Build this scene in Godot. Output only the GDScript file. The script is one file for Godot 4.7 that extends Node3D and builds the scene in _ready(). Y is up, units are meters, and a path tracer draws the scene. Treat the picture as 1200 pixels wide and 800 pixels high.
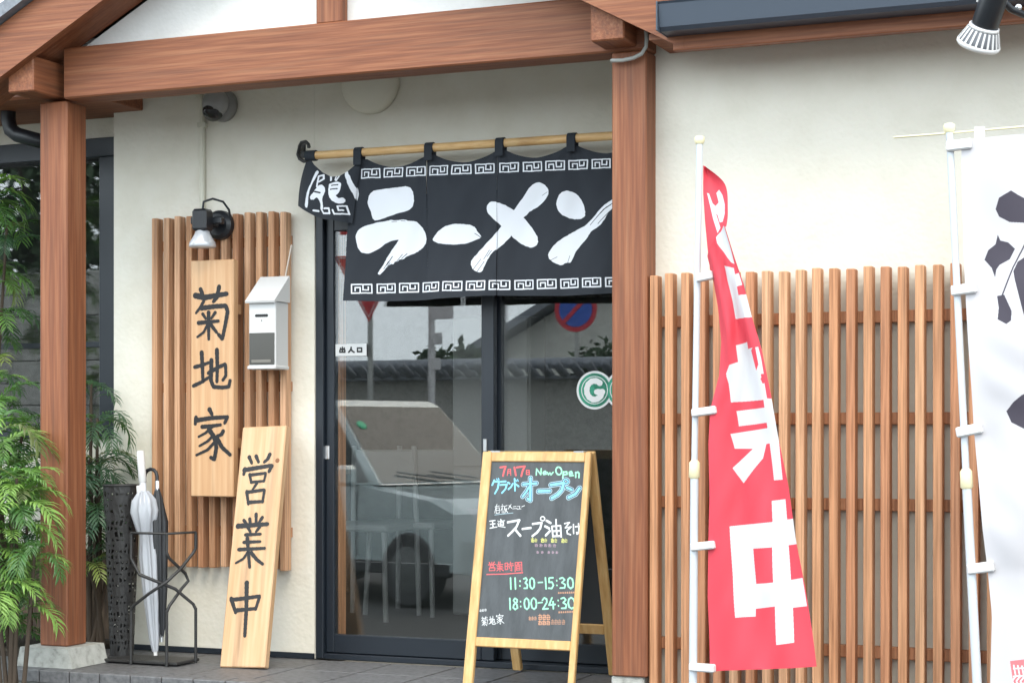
extends Node3D

var taken := {}
var MT := {}

# ------------------------------------------------------------------ helpers
func lin(r: float, g: float, b: float) -> Color:
	return Color(r, g, b).linear_to_srgb()

func mat(c: Color, rough := 0.7, metal := 0.0) -> StandardMaterial3D:
	var m := StandardMaterial3D.new()
	m.albedo_color = c
	m.roughness = rough
	m.metallic = metal
	return m

func noise_tex(sd: int, freq: float, octaves: int, offs: Array, cols: Array, size := 512, kind := FastNoiseLite.TYPE_SIMPLEX_SMOOTH) -> NoiseTexture2D:
	var n := FastNoiseLite.new()
	n.seed = sd
	n.noise_type = kind
	n.frequency = freq
	n.fractal_octaves = octaves
	n.fractal_gain = 0.55
	var t := NoiseTexture2D.new()
	t.width = size
	t.height = size
	t.seamless = true
	t.noise = n
	if cols.size() > 0:
		var g := Gradient.new()
		g.offsets = PackedFloat32Array(offs)
		g.colors = PackedColorArray(cols)
		t.color_ramp = g
	return t

# wood: streaks along one axis; c0 dark grain, c1 middle, c2 light
func wood(c0: Color, c1: Color, c2: Color, scale: Vector3, sd: int, rough := 0.65, world := true, bump := 0.06) -> StandardMaterial3D:
	var m := mat(Color.WHITE, rough)
	m.albedo_texture = noise_tex(sd, 0.018, 5, [0.0, 0.3, 0.5, 0.72, 1.0], [c0, c0.lerp(c1, 0.6), c1, c1.lerp(c2, 0.75), c2])
	m.uv1_triplanar = true
	m.uv1_world_triplanar = world
	m.uv1_scale = scale
	m.heightmap_enabled = true
	m.heightmap_scale = bump
	m.heightmap_texture = noise_tex(sd + 7, 0.03, 4, [], [])
	# weathered streaks: greyed stain, bleached wear and dark knots drawn out along the grain
	m.detail_enabled = true
	m.detail_blend_mode = BaseMaterial3D.BLEND_MODE_MIX
	m.detail_uv_layer = BaseMaterial3D.DETAIL_UV_1
	var grey := c0.lerp(lin(0.10, 0.085, 0.07), 0.5)
	var pale := c2.lerp(lin(0.62, 0.40, 0.24), 0.4)
	m.detail_albedo = noise_tex(sd + 13, 0.006, 6, [0.0, 0.22, 0.42, 0.60, 0.80, 1.0], [Color(c0.r * 0.6, c0.g * 0.55, c0.b * 0.5, 0.6), Color(grey.r, grey.g, grey.b, 0.25), Color(grey.r, grey.g, grey.b, 0.03), Color(pale.r, pale.g, pale.b, 0.02), Color(pale.r, pale.g, pale.b, 0.2), Color(pale.r, pale.g, pale.b, 0.45)])
	return m

func mottled(c0: Color, c1: Color, c2: Color, tile: float, sd: int, rough := 0.9, bump := 0.1, freq := 0.02, oct := 5) -> StandardMaterial3D:
	var m := mat(Color.WHITE, rough)
	m.albedo_texture = noise_tex(sd, freq, oct, [0.0, 0.35, 0.6, 1.0], [c0, c1, c1.lerp(c2, 0.5), c2])
	m.uv1_triplanar = true
	m.uv1_world_triplanar = true
	m.uv1_scale = Vector3.ONE / tile
	m.heightmap_enabled = true
	m.heightmap_scale = bump
	m.heightmap_texture = noise_tex(sd + 3, 0.12, 4, [], [])
	return m

func numbered(parent: Node, called: String) -> String:
	var key := str(parent.get_instance_id()) + "/" + called
	var n: int = taken.get(key, 0)
	taken[key] = n + 1
	return called if n == 0 else "%s_%03d" % [called, n]

func part(mesh: Mesh, called: String, m: Material, parent: Node, xf := Transform3D()) -> MeshInstance3D:
	var o := MeshInstance3D.new()
	o.mesh = mesh
	o.material_override = m
	o.name = numbered(parent, called)
	o.transform = xf
	parent.add_child(o, true)
	return o

func thing(called: String, label: String, category: String, at := Vector3.ZERO, group := "") -> Node3D:
	var o := Node3D.new()
	o.name = numbered(self, called)
	add_child(o, true)
	o.position = at
	tag(o, label, category, group)
	return o

func tag(o: Node, label: String, category: String, group := "") -> void:
	o.set_meta("label", label)
	o.set_meta("category", category)
	if group != "":
		o.set_meta("group", group)

func structure(mesh: Mesh, called: String, m: Material, label: String, xf := Transform3D()) -> MeshInstance3D:
	var o := part(mesh, called, m, self, xf)
	o.set_meta("kind", "structure")
	o.set_meta("label", label)
	return o

func T(x: float, y: float, z: float) -> Transform3D:
	return Transform3D(Basis(), Vector3(x, y, z))

func ns() -> SurfaceTool:
	var st := SurfaceTool.new()
	st.begin(Mesh.PRIMITIVE_TRIANGLES)
	return st

func fin(st: SurfaceTool) -> ArrayMesh:
	st.generate_normals()
	return st.commit()

func tri(st: SurfaceTool, a: Vector3, b: Vector3, c: Vector3, out := Vector3.ZERO) -> void:
	if out != Vector3.ZERO and (a - c).cross(a - b).dot(out) < 0.0:
		var k := b
		b = c
		c = k
	st.add_vertex(a)
	st.add_vertex(b)
	st.add_vertex(c)

func quad(st: SurfaceTool, a: Vector3, b: Vector3, c: Vector3, d: Vector3, out := Vector3.ZERO) -> void:
	tri(st, a, b, c, out)
	tri(st, a, c, d, out)

func add_box(st: SurfaceTool, lo: Vector3, hi: Vector3, bev := 0.0, xf := Transform3D()) -> void:
	st.set_smooth_group(-1)
	var c := (lo + hi) * 0.5
	var h := (hi - lo) * 0.5
	bev = minf(bev, minf(h.x, minf(h.y, h.z)) * 0.9)
	var b := Vector3.ONE * bev
	var i := h - b
	for ax in 3:
		var u := (ax + 1) % 3
		var v := (ax + 2) % 3
		for s in [-1.0, 1.0]:
			var p: Array = []
			for q in [[-1.0, -1.0], [1.0, -1.0], [1.0, 1.0], [-1.0, 1.0]]:
				var w := Vector3.ZERO
				w[ax] = s * h[ax]
				w[u] = q[0] * i[u]
				w[v] = q[1] * i[v]
				p.append(xf * (c + w))
			var n := Vector3.ZERO
			n[ax] = s
			quad(st, p[0], p[1], p[2], p[3], xf.basis * n)
	if bev <= 0.0:
		return
	for ax in 3:
		var u := (ax + 1) % 3
		var v := (ax + 2) % 3
		for su in [-1.0, 1.0]:
			for sv in [-1.0, 1.0]:
				var a := Vector3.ZERO
				a[ax] = -i[ax]
				a[u] = su * h[u]
				a[v] = sv * i[v]
				var e := a
				e[ax] = i[ax]
				var d := a
				d[u] = su * i[u]
				d[v] = sv * h[v]
				var f := d
				f[ax] = i[ax]
				var n := Vector3.ZERO
				n[u] = su
				n[v] = sv
				quad(st, xf * (c + a), xf * (c + e), xf * (c + f), xf * (c + d), xf.basis * n)
	for sx in [-1.0, 1.0]:
		for sy in [-1.0, 1.0]:
			for sz in [-1.0, 1.0]:
				var s := Vector3(sx, sy, sz)
				tri(st, xf * (c + s * Vector3(h.x, i.y, i.z)), xf * (c + s * Vector3(i.x, h.y, i.z)), xf * (c + s * Vector3(i.x, i.y, h.z)), xf.basis * s)

func box(lo: Vector3, hi: Vector3, bev := 0.0) -> ArrayMesh:
	var st := ns()
	add_box(st, lo, hi, bev)
	return fin(st)

func add_tube(st: SurfaceTool, pts: Array, r, sides := 10, caps := true) -> void:
	var rings: Array = []
	var up := Vector3(0.13, 0.31, 0.94).normalized()
	for k in pts.size():
		var p: Vector3 = pts[k]
		var d: Vector3 = (pts[mini(k + 1, pts.size() - 1)] - pts[maxi(k - 1, 0)])
		d = d.normalized()
		var x := up.cross(d)
		if x.length() < 0.05:
			x = Vector3.RIGHT.cross(d)
		x = x.normalized()
		var y := d.cross(x).normalized()
		up = -x.cross(d).normalized() if false else up
		var rad: float = r[k] if r is Array else r
		var ring: Array = []
		for j in sides:
			var a := TAU * j / sides
			ring.append(p + (x * cos(a) + y * sin(a)) * rad)
		rings.append(ring)
	st.set_smooth_group(0)
	for k in rings.size() - 1:
		for j in sides:
			var j2 := (j + 1) % sides
			var mid: Vector3 = (rings[k][j] + rings[k][j2]) * 0.5 - pts[k]
			quad(st, rings[k][j], rings[k][j2], rings[k + 1][j2], rings[k + 1][j], mid)
	if caps:
		st.set_smooth_group(-1)
		for e in [0, rings.size() - 1]:
			var n: Vector3 = (pts[0] - pts[1]) if e == 0 else (pts[e] - pts[e - 1])
			for j in sides:
				tri(st, pts[e], rings[e][j], rings[e][(j + 1) % sides], n)

func tube(pts: Array, r, sides := 10) -> ArrayMesh:
	var st := ns()
	add_tube(st, pts, r, sides)
	return fin(st)

# lathe round the y axis of xf: profile of Vector2(radius, y)
func add_lathe(st: SurfaceTool, prof: Array, sides: int, xf := Transform3D(), smooth := true) -> void:
	for k in prof.size() - 1:
		st.set_smooth_group(k + 1 if not smooth else 0)
		for j in sides:
			var a := TAU * j / sides
			var b := TAU * (j + 1) / sides
			var p: Vector2 = prof[k]
			var q: Vector2 = prof[k + 1]
			var n := Vector3(cos((a + b) / 2), 0, sin((a + b) / 2)) * (q.y - p.y) + Vector3.UP * (p.x - q.x)
			if q.y < p.y or (q.y == p.y and false):
				n = n
			var v0 := xf * Vector3(cos(a) * p.x, p.y, sin(a) * p.x)
			var v1 := xf * Vector3(cos(b) * p.x, p.y, sin(b) * p.x)
			var v2 := xf * Vector3(cos(b) * q.x, q.y, sin(b) * q.x)
			var v3 := xf * Vector3(cos(a) * q.x, q.y, sin(a) * q.x)
			if p.x > 1e-6:
				tri(st, v0, v1, v2, xf.basis * n)
			if q.x > 1e-6:
				tri(st, v0, v2, v3, xf.basis * n)

func lathe(prof: Array, sides := 24, xf := Transform3D(), smooth := true) -> ArrayMesh:
	var st := ns()
	add_lathe(st, prof, sides, xf, smooth)
	return fin(st)

# polygon in the xy plane, pushed along z from z0 to z1
func add_prism(st: SurfaceTool, pts: PackedVector2Array, z0: float, z1: float, xf := Transform3D()) -> void:
	st.set_smooth_group(-1)
	var idx := Geometry2D.triangulate_polygon(pts)
	for k in range(0, idx.size(), 3):
		for zz in [z0, z1]:
			tri(st, xf * Vector3(pts[idx[k]].x, pts[idx[k]].y, zz), xf * Vector3(pts[idx[k + 1]].x, pts[idx[k + 1]].y, zz), xf * Vector3(pts[idx[k + 2]].x, pts[idx[k + 2]].y, zz), xf.basis * Vector3(0, 0, -1 if zz == minf(z0, z1) else 1))
	var cw := Geometry2D.is_polygon_clockwise(pts)
	for k in pts.size():
		var a := pts[k]
		var b := pts[(k + 1) % pts.size()]
		var n := Vector3(b.y - a.y, a.x - b.x, 0)
		if cw:
			n = -n
		quad(st, xf * Vector3(a.x, a.y, z0), xf * Vector3(b.x, b.y, z0), xf * Vector3(b.x, b.y, z1), xf * Vector3(a.x, a.y, z1), xf.basis * n)

func prism(pts: PackedVector2Array, z0: float, z1: float) -> ArrayMesh:
	var st := ns()
	add_prism(st, pts, z0, z1)
	return fin(st)

# grid sheet from a function of (u, v)
func sheet(f: Callable, uvf: Callable, nu: int, nv: int) -> ArrayMesh:
	var st := ns()
	st.set_smooth_group(0)
	for i in nu:
		for j in nv:
			var q: Array = [[i, j], [i + 1, j], [i + 1, j + 1], [i, j + 1]]
			for k in [0, 1, 2, 0, 2, 3]:
				var p: Vector3 = f.call(float(q[k][0]) / nu, float(q[k][1]) / nv)
				st.set_uv(uvf.call(p))
				st.add_vertex(p)
	return fin(st)

# ---- print on cloth and slate: shapes filled into an image
func fill_poly(img: Image, p: Array, c: Color) -> void:
	var n := p.size() / 2
	var y0 := 100000
	var y1 := -1
	for i in n:
		y0 = mini(y0, p[i * 2 + 1])
		y1 = maxi(y1, p[i * 2 + 1])
	for y in range(maxi(0, y0), mini(img.get_height() - 1, y1) + 1):
		var xs: Array = []
		var yy := y + 0.5
		for i in n:
			var ax: float = p[i * 2]
			var ay: float = p[i * 2 + 1]
			var bx: float = p[((i + 1) % n) * 2]
			var by: float = p[((i + 1) % n) * 2 + 1]
			if (ay <= yy) != (by <= yy):
				xs.append(ax + (yy - ay) / (by - ay) * (bx - ax))
		xs.sort()
		for k in range(0, xs.size() - 1, 2):
			var a := int(round(xs[k]))
			var b := int(round(xs[k + 1]))
			if b > a:
				img.fill_rect(Rect2i(a, y, b - a, 1), c)

func fill_disc(img: Image, cx: float, cy: float, r: float, c: Color) -> void:
	for y in range(int(cy - r), int(cy + r) + 1):
		var d := r * r - (y - cy) * (y - cy)
		if d > 0:
			var w := sqrt(d)
			img.fill_rect(Rect2i(int(round(cx - w)), y, maxi(1, int(round(2 * w))), 1), c)

func fill_stroke(img: Image, s: Array, c: Color, first := 1) -> void:
	var w: float = s[first - 1] * 0.5
	var n := (s.size() - first) / 2
	for i in n:
		fill_disc(img, s[first + i * 2], s[first + i * 2 + 1], w, c)
		if i + 1 < n:
			var a := Vector2(s[first + i * 2], s[first + i * 2 + 1])
			var b := Vector2(s[first + i * 2 + 2], s[first + i * 2 + 3])
			var d := (b - a).normalized().orthogonal() * w
			fill_poly(img, [int(round(a.x + d.x)), int(round(a.y + d.y)), int(round(b.x + d.x)), int(round(b.y + d.y)), int(round(b.x - d.x)), int(round(b.y - d.y)), int(round(a.x - d.x)), int(round(a.y - d.y))], c)

# painted strokes as a slightly raised film: [width, x, y, x, y ...] in units of k, y down, in the plane z = z0
func add_brush(st: SurfaceTool, s: Array, k: float, off: Vector2, z0: float, w0 := 1.0, w1 := 0.75) -> void:
	st.set_smooth_group(-1)
	var n := (s.size() - 1) / 2
	var w: float = s[0] * 0.93 * k
	var pts: Array = []
	for i in n:
		pts.append(Vector2(s[1 + i * 2] * k, -s[2 + i * 2] * k) + off)
	# resample with a curve through the points
	var cur := Curve2D.new()
	for i in n:
		var a: Vector2 = pts[maxi(i - 1, 0)]
		var b: Vector2 = pts[mini(i + 1, n - 1)]
		var sharp := false
		if i > 0 and i < n - 1:
			sharp = (pts[i] - pts[i - 1]).normalized().dot((pts[i + 1] - pts[i]).normalized()) < 0.45
		var t := Vector2.ZERO if sharp else (b - a) * 0.16
		cur.add_point(pts[i], -t, t)
	var L := cur.get_baked_length()
	var m := maxi(4, int(L / 0.006))
	var ctr: Array = []
	for i in m + 1:
		ctr.append(cur.sample_baked(L * i / m))
	for i in m + 1:
		var f := float(i) / m
		var wi := w * lerpf(w0, w1, f) * (1.0 + 0.10 * sin(i * 2.1 + L * 900.0))
		var c0 := Vector3(ctr[i].x, ctr[i].y, z0 + i * 0.000012)
		for j in 10:
			var a := TAU * j / 10
			var b := TAU * (j + 1) / 10
			tri(st, c0, c0 + Vector3(cos(a), sin(a), 0) * wi, c0 + Vector3(cos(b), sin(b), 0) * wi, Vector3.BACK)
		if i < m:
			var d: Vector2 = (ctr[i + 1] - ctr[i]).normalized().orthogonal()
			var wn := w * lerpf(w0, w1, float(i + 1) / m)
			var dd := Vector3(d.x, d.y, 0)
			var c1 := Vector3(ctr[i + 1].x, ctr[i + 1].y, z0 + i * 0.000012 + 0.000006)
			c0.z += 0.000006
			quad(st, c0 + dd * wi, c0 - dd * wi, c1 - dd * wn, c1 + dd * wn, Vector3.BACK)

func brush_part(strokes: Array, from: int, to: int, k: float, off: Vector2, z0: float, m: Material, parent: Node) -> void:
	var st := ns()
	for i in range(from, to):
		add_brush(st, strokes[i], k, off, z0 + 0.00012 * (i - from))
	part(fin(st), "painted_character", m, parent)

# ------------------------------------------------------------------ scene
func _ready() -> void:
	# camera
	var cam := Camera3D.new()
	cam.name = "camera"
	cam.projection = Camera3D.PROJECTION_FRUSTUM
	cam.near = 0.1
	cam.far = 400.0
	cam.size = 0.1 * 800.0 / 2140.0
	cam.frustum_offset = Vector2(0, 0.1 * 110.0 / 2140.0)
	cam.position = Vector3(2.95, 0.914, 6.6)
	cam.rotation.y = deg_to_rad(22.5)
	add_child(cam)
	cam.current = true
	# sky: an even white overcast
	var sm := ProceduralSkyMaterial.new()
	sm.sky_top_color = Color(0.91, 0.95, 0.98)
	sm.sky_horizon_color = Color(0.88, 0.93, 0.95)
	sm.sky_curve = 0.2
	sm.ground_bottom_color = Color(0.45, 0.45, 0.44)
	sm.ground_horizon_color = Color(0.6, 0.6, 0.6)
	sm.energy_multiplier = 1.0
	var sky := Sky.new()
	sky.sky_material = sm
	var env := Environment.new()
	env.background_mode = Environment.BG_SKY
	env.sky = sky
	env.tonemap_mode = Environment.TONE_MAPPER_LINEAR
	env.tonemap_exposure = 4.3
	env.sdfgi_enabled = true
	env.ssao_enabled = true
	env.ssil_enabled = true
	var we := WorldEnvironment.new()
	we.name = "world"
	we.environment = env
	add_child(we)
	var sun := DirectionalLight3D.new()
	sun.name = "sun"
	sun.light_energy = 0.2
	sun.light_color = Color(1.0, 0.97, 0.92)
	sun.light_angular_distance = 25.0
	sun.shadow_enabled = true
	sun.rotation_degrees = Vector3(-52, 28, 0)
	add_child(sun)

	make_materials()
	make_ground()
	make_building()
	make_lattices()
	make_noren()
	make_signs()
	make_lamps()
	make_umbrellas()
	make_chalkboard()
	make_flags()
	make_plants()
	make_inside()
	make_street()

func make_materials() -> void:
	var red0 := lin(0.15, 0.046, 0.019)
	var red1 := lin(0.22, 0.072, 0.029)
	var red2 := lin(0.275, 0.10, 0.043)
	MT.beam_x = wood(red0, red1, red2, Vector3(0.22, 7.0, 7.0), 11, 0.6)
	MT.beam_y = wood(red0, red1, red2, Vector3(6.5, 0.2, 6.5), 12, 0.6)
	MT.beam_z = wood(red0, red1, red2, Vector3(7.0, 7.0, 0.25), 13, 0.6)
	MT.slats = []
	var tones := [[0.49, 0.235, 0.115], [0.54, 0.275, 0.14], [0.60, 0.34, 0.19], [0.45, 0.20, 0.098], [0.57, 0.305, 0.16], [0.51, 0.245, 0.12]]
	for i in tones.size():
		var t: Array = tones[i]
		MT.slats.append(wood(lin(t[0] * 0.55, t[1] * 0.5, t[2] * 0.45), lin(t[0], t[1], t[2]), lin(t[0] * 1.25, t[1] * 1.3, t[2] * 1.35), Vector3(7.5 + i * 0.6, 0.22, 7.5), 20 + i, 0.65, true, 0.04))
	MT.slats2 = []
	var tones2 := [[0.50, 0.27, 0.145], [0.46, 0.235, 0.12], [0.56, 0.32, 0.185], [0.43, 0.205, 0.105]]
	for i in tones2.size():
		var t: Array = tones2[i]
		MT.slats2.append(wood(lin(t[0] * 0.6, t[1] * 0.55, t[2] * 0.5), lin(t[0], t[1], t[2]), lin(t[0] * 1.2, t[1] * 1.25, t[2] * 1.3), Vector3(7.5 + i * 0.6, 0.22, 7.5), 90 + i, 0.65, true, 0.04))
	MT.old_plank = wood(lin(0.045, 0.03, 0.022), lin(0.11, 0.07, 0.045), lin(0.2, 0.13, 0.085), Vector3(5, 0.5, 5), 31, 0.8)
	MT.pale_board = wood(lin(0.50, 0.275, 0.135), lin(0.57, 0.34, 0.18), lin(0.62, 0.40, 0.23), Vector3(3.2, 0.15, 3.2), 32, 0.5, true, 0.02)
	MT.pale_board2 = wood(lin(0.52, 0.295, 0.145), lin(0.59, 0.365, 0.20), lin(0.64, 0.425, 0.25), Vector3(3.4, 0.16, 3.4), 36, 0.5, false, 0.02)
	MT.frame_wood = wood(lin(0.52, 0.29, 0.10), lin(0.60, 0.36, 0.14), lin(0.66, 0.44, 0.20), Vector3(5, 0.8, 5), 34, 0.45, false, 0.02)
	MT.bamboo = wood(lin(0.50, 0.28, 0.10), lin(0.62, 0.38, 0.16), lin(0.70, 0.48, 0.24), Vector3(0.9, 6, 6), 35, 0.45)
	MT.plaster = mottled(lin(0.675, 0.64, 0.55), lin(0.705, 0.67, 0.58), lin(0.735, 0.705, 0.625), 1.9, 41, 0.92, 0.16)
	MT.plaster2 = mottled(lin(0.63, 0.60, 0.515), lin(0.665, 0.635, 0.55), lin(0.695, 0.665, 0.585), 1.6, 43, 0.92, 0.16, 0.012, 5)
	MT.gable = mottled(lin(0.70, 0.70, 0.67), lin(0.73, 0.73, 0.71), lin(0.76, 0.76, 0.74), 1.4, 45, 0.92, 0.1)
	MT.tile = mottled(lin(0.06, 0.06, 0.062), lin(0.10, 0.10, 0.105), lin(0.15, 0.15, 0.155), 0.35, 51, 0.55, 0.05)
	MT.concrete = mottled(lin(0.24, 0.24, 0.22), lin(0.36, 0.36, 0.33), lin(0.46, 0.46, 0.43), 0.5, 53, 0.9, 0.12)
	MT.asphalt = mottled(lin(0.035, 0.035, 0.035), lin(0.05, 0.05, 0.049), lin(0.075, 0.075, 0.07), 1.2, 55, 0.9, 0.2)
	MT.soil = mottled(lin(0.02, 0.015, 0.01), lin(0.04, 0.03, 0.02), lin(0.07, 0.055, 0.04), 0.2, 57, 0.95, 0.6)
	MT.black = mat(lin(0.012, 0.014, 0.018), 0.4)
	MT.black_iron = mottled(lin(0.010, 0.010, 0.011), lin(0.018, 0.018, 0.019), lin(0.035, 0.034, 0.033), 0.1, 59, 0.5, 0.02)
	MT.frame_dark = mat(lin(0.010, 0.015, 0.023), 0.4, 0.0)
	MT.gutter = mat(lin(0.045, 0.06, 0.085), 0.4)
	MT.roof = mottled(lin(0.10, 0.11, 0.13), lin(0.15, 0.165, 0.19), lin(0.22, 0.24, 0.27), 0.4, 61, 0.45, 0.05)
	MT.ink = mat(lin(0.012, 0.012, 0.014), 0.55)
	MT.white_plastic = mat(lin(0.60, 0.60, 0.60), 0.4)
	MT.cream_plastic = mat(lin(0.74, 0.68, 0.44), 0.45)
	MT.white_pole = mat(lin(0.52, 0.56, 0.60), 0.35)
	MT.silver = mat(lin(0.75, 0.76, 0.78), 0.28, 0.85)
	MT.steel = mat(lin(0.5, 0.51, 0.52), 0.35, 0.9)
	MT.grey_plastic = mat(lin(0.35, 0.36, 0.34), 0.5)
	MT.smoke = mat(lin(0.055, 0.052, 0.045), 0.15)
	var g := mat(Color(0.9, 0.97, 0.95, 0.002), 0.0)
	g.transparency = BaseMaterial3D.TRANSPARENCY_ALPHA
	g.metallic_specular = 0.5
	MT.glass = g
	var lens := mat(Color(0.95, 0.95, 0.95, 0.25), 0.1)
	lens.transparency = BaseMaterial3D.TRANSPARENCY_ALPHA
	MT.clear = lens

# ------------------------------------------------------------------ ground
func make_ground() -> void:
	structure(box(Vector3(-60, -0.6, -60), Vector3(60, -0.35, 80)), "ground", MT.asphalt, "dark asphalt forecourt and street in front of the shop")
	# porch slab of concrete with grey tiles on it
	var porch := structure(box(Vector3(-4.0, -0.349, -0.6), Vector3(0.86, -0.03, 0.70)), "porch_floor", MT.concrete, "raised porch floor of dark grey tiles with a pale concrete front")
	var nose := box(Vector3(0.002, -0.05, -0.075), Vector3(0.138, 0.0, 0.03), 0.004)
	for i in 35:
		part(nose, "edge_tile", MT.tile, porch, T(-4.0 + i * 0.14, 0.0, 0.70))
	var flat := box(Vector3(0.002, -0.03, 0.002), Vector3(0.278, -0.002, 0.305), 0.002)
	for i in 17:
		for j in 2:
			part(flat, "floor_tile", MT.tile, porch, T(-4.0 + i * 0.285, 0.0, 0.01 + j * 0.31))
	var step := structure(box(Vector3(0.86, -0.349, 0.3), Vector3(3.9, -0.30, 0.75)), "footing_strip", MT.concrete, "concrete footing strip along the right wall")
	step.set_meta("kind", "structure")

# ------------------------------------------------------------------ building
func gable_line(x: float) -> float:
	return 2.995 - 0.537 * absf(x + 0.33)

func make_building() -> void:
	var b := thing("shop_building", "cream plastered noodle shop with reddish timber porch gable and dark sliding doors", "building")
	# plaster walls
	part(box(Vector3(-1.639, 0.0, -0.15), Vector3(-0.66, 2.62, 0.0)), "wall", MT.plaster, b)
	part(box(Vector3(-0.66, 1.88, -0.149), Vector3(0.95, 2.62, -0.002)), "lintel_wall", MT.plaster, b)
	part(box(Vector3(0.93, -0.02, -0.15), Vector3(1.02, 2.62, 0.505)), "return_wall", MT.plaster, b)
	part(box(Vector3(0.965, -0.30, 0.38), Vector3(4.4, 2.62, 0.53)), "front_wall", MT.plaster2, b)
	part(box(Vector3(-1.639, 0.0, 0.0), Vector3(-0.66, 0.022, 0.012)), "skirting", MT.frame_dark, b)
	# window bay on the left, set back
	part(box(Vector3(-4.0, 2.215, -0.22), Vector3(-1.64, 2.62, -0.1)), "bay_wall_top", MT.plaster, b)
	part(box(Vector3(-4.0, 0.0, -0.22), Vector3(-1.64, 0.90, -0.1)), "bay_wall_base", MT.plaster, b)
	var win := part(box(Vector3(-4.0, 0.90, -0.20), Vector3(-3.9, 2.215, -0.08)), "window", MT.frame_dark, b)
	part(box(Vector3(-3.9, 2.13, -0.19), Vector3(-1.645, 2.213, -0.075), 0.003), "window_head", MT.frame_dark, win)
	part(box(Vector3(-3.9, 0.902, -0.19), Vector3(-1.645, 0.95, -0.075), 0.003), "window_sill", MT.frame_dark, win)
	part(box(Vector3(-1.7707, 0.95, -0.188), Vector3(-1.643, 2.13, -0.078), 0.003), "window_jamb", MT.frame_dark, win)
	part(box(Vector3(-3.9, 1.3034, -0.16), Vector3(-1.7707, 1.3263, -0.12)), "transom", MT.frame_dark, win)
	part(box(Vector3(-3.9, 0.95, -0.145), Vector3(-1.7707, 2.13, -0.139)), "pane", MT.glass, win)
	part(box(Vector3(-3.9, 0.95, -0.157), Vector3(-1.7707, 2.13, -0.151)), "pane", MT.glass, win)
	# gable above the beam
	var gp := PackedVector2Array([Vector2(-1.48, 2.40), Vector2(0.82, 2.40), Vector2(-0.33, 3.02)])
	part(prism(gp, 0.50, 0.565), "gable_wall", MT.gable, b)
	part(box(Vector3(-0.315, 2.44, 0.566), Vector3(-0.21, 2.88, 0.62), 0.004), "king_post", MT.beam_y, b)
	part(box(Vector3(-1.6, 2.47, -0.14), Vector3(0.95, 2.50, 0.50)), "porch_ceiling", MT.gable, b)
	# posts and beams
	var lp := part(box(Vector3(-1.574, 0.078, 0.47), Vector3(-1.443, 2.238, 0.60), 0.005), "post", MT.beam_y, b)
	var st := ns()
	add_prism(st, PackedVector2Array([Vector2(-1.64, 0.0), Vector2(-1.375, 0.0), Vector2(-1.395, 0.077), Vector2(-1.622, 0.077)]), 0.42, 0.66)
	part(fin(st), "footing_stone", MT.concrete, lp)
	var rp := part(box(Vector3(0.851, 0.082, 0.505), Vector3(0.978, 2.238, 0.63), 0.005), "post", MT.beam_y, b)
	part(box(Vector3(0.845, -0.0, 0.49), Vector3(0.964, 0.081, 0.62), 0.006), "footing_stone", MT.concrete, rp)
	part(box(Vector3(-1.44, 2.24, 0.502), Vector3(0.98, 2.44, 0.63), 0.006), "beam", MT.beam_x, b)
	for x in [-1.604, 0.82]:
		part(box(Vector3(x, 2.252, 0.46), Vector3(x + 0.121, 2.39, 0.761), 0.005), "purlin", MT.beam_z, b)
		part(box(Vector3(x + 0.002, 2.30, 0.0), Vector3(x + 0.115, 2.39, 0.459), 0.004), "wall_plate", MT.beam_x, b)
	# grey conduit at the corner of the right post
	part(tube([Vector3(0.8585, 2.2040, 0.6600), Vector3(0.9019, 2.2020, 0.6600), Vector3(0.9390, 2.2064, 0.6600), Vector3(0.9681, 2.2197, 0.6550), Vector3(0.9818, 2.2429, 0.6500), Vector3(0.9848, 2.2689, 0.6500), Vector3(0.9818, 2.2984, 0.6500)], 0.007, 8), "conduit", MT.grey_plastic, rp)
	# bargeboards, soffit and roof of the gable
	for s in [-1.0, 1.0]:
		var x1: float = -0.33 + s * (1.50 if s < 0 else 1.49)
		var a := PackedVector2Array([Vector2(-0.33, 2.995), Vector2(x1, gable_line(x1)), Vector2(x1, gable_line(x1) + 0.2), Vector2(-0.33, 3.195)])
		part(prism(a, 0.762, 0.80), "bargeboard", MT.beam_x, b)
		var x3 := minf(x1, 1.02)
		var c := PackedVector2Array([Vector2(-0.33, 3.03), Vector2(x3, gable_line(x3) + 0.035), Vector2(x3, gable_line(x3) + 0.055), Vector2(-0.33, 3.05)])
		part(prism(c, 0.566, 0.761), "soffit_board", MT.beam_x, b)
		var d := PackedVector2Array([Vector2(-0.33, 3.20), Vector2(x1 + s * 0.05, gable_line(x1 + s * 0.05) + 0.205), Vector2(x1 + s * 0.05, gable_line(x1 + s * 0.05) + 0.26), Vector2(-0.33, 3.255)])
		part(prism(d, -1.0, 0.84), "roof", MT.roof, b)
	# eave of the main roof on the right
	part(box(Vector3(1.125, 2.19, 0.762), Vector3(4.4, 2.35, 0.798), 0.003), "fascia", MT.beam_x, b)
	part(box(Vector3(1.03, 2.24, 0.53), Vector3(4.4, 2.26, 0.761)), "soffit_board", MT.beam_x, b)
	var gx: float = 1.1108
	st = ns()
	var gpro := PackedVector2Array([Vector2(0.0, 0.0), Vector2(0.085, 0.0), Vector2(0.10, 0.012), Vector2(0.112, 0.085), Vector2(0.118, 0.092), Vector2(0.104, 0.092), Vector2(0.09, 0.016), Vector2(0.012, 0.012), Vector2(0.012, 0.09), Vector2(0.0, 0.09)])
	add_prism(st, gpro, 0.0, 4.4 - gx, Transform3D(Basis(Vector3(0, 0, 1), Vector3(0, 1, 0), Vector3(1, 0, 0)), Vector3(gx, 2.236, 0.80)))
	var gt := part(fin(st), "gutter", MT.gutter, b)
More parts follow.
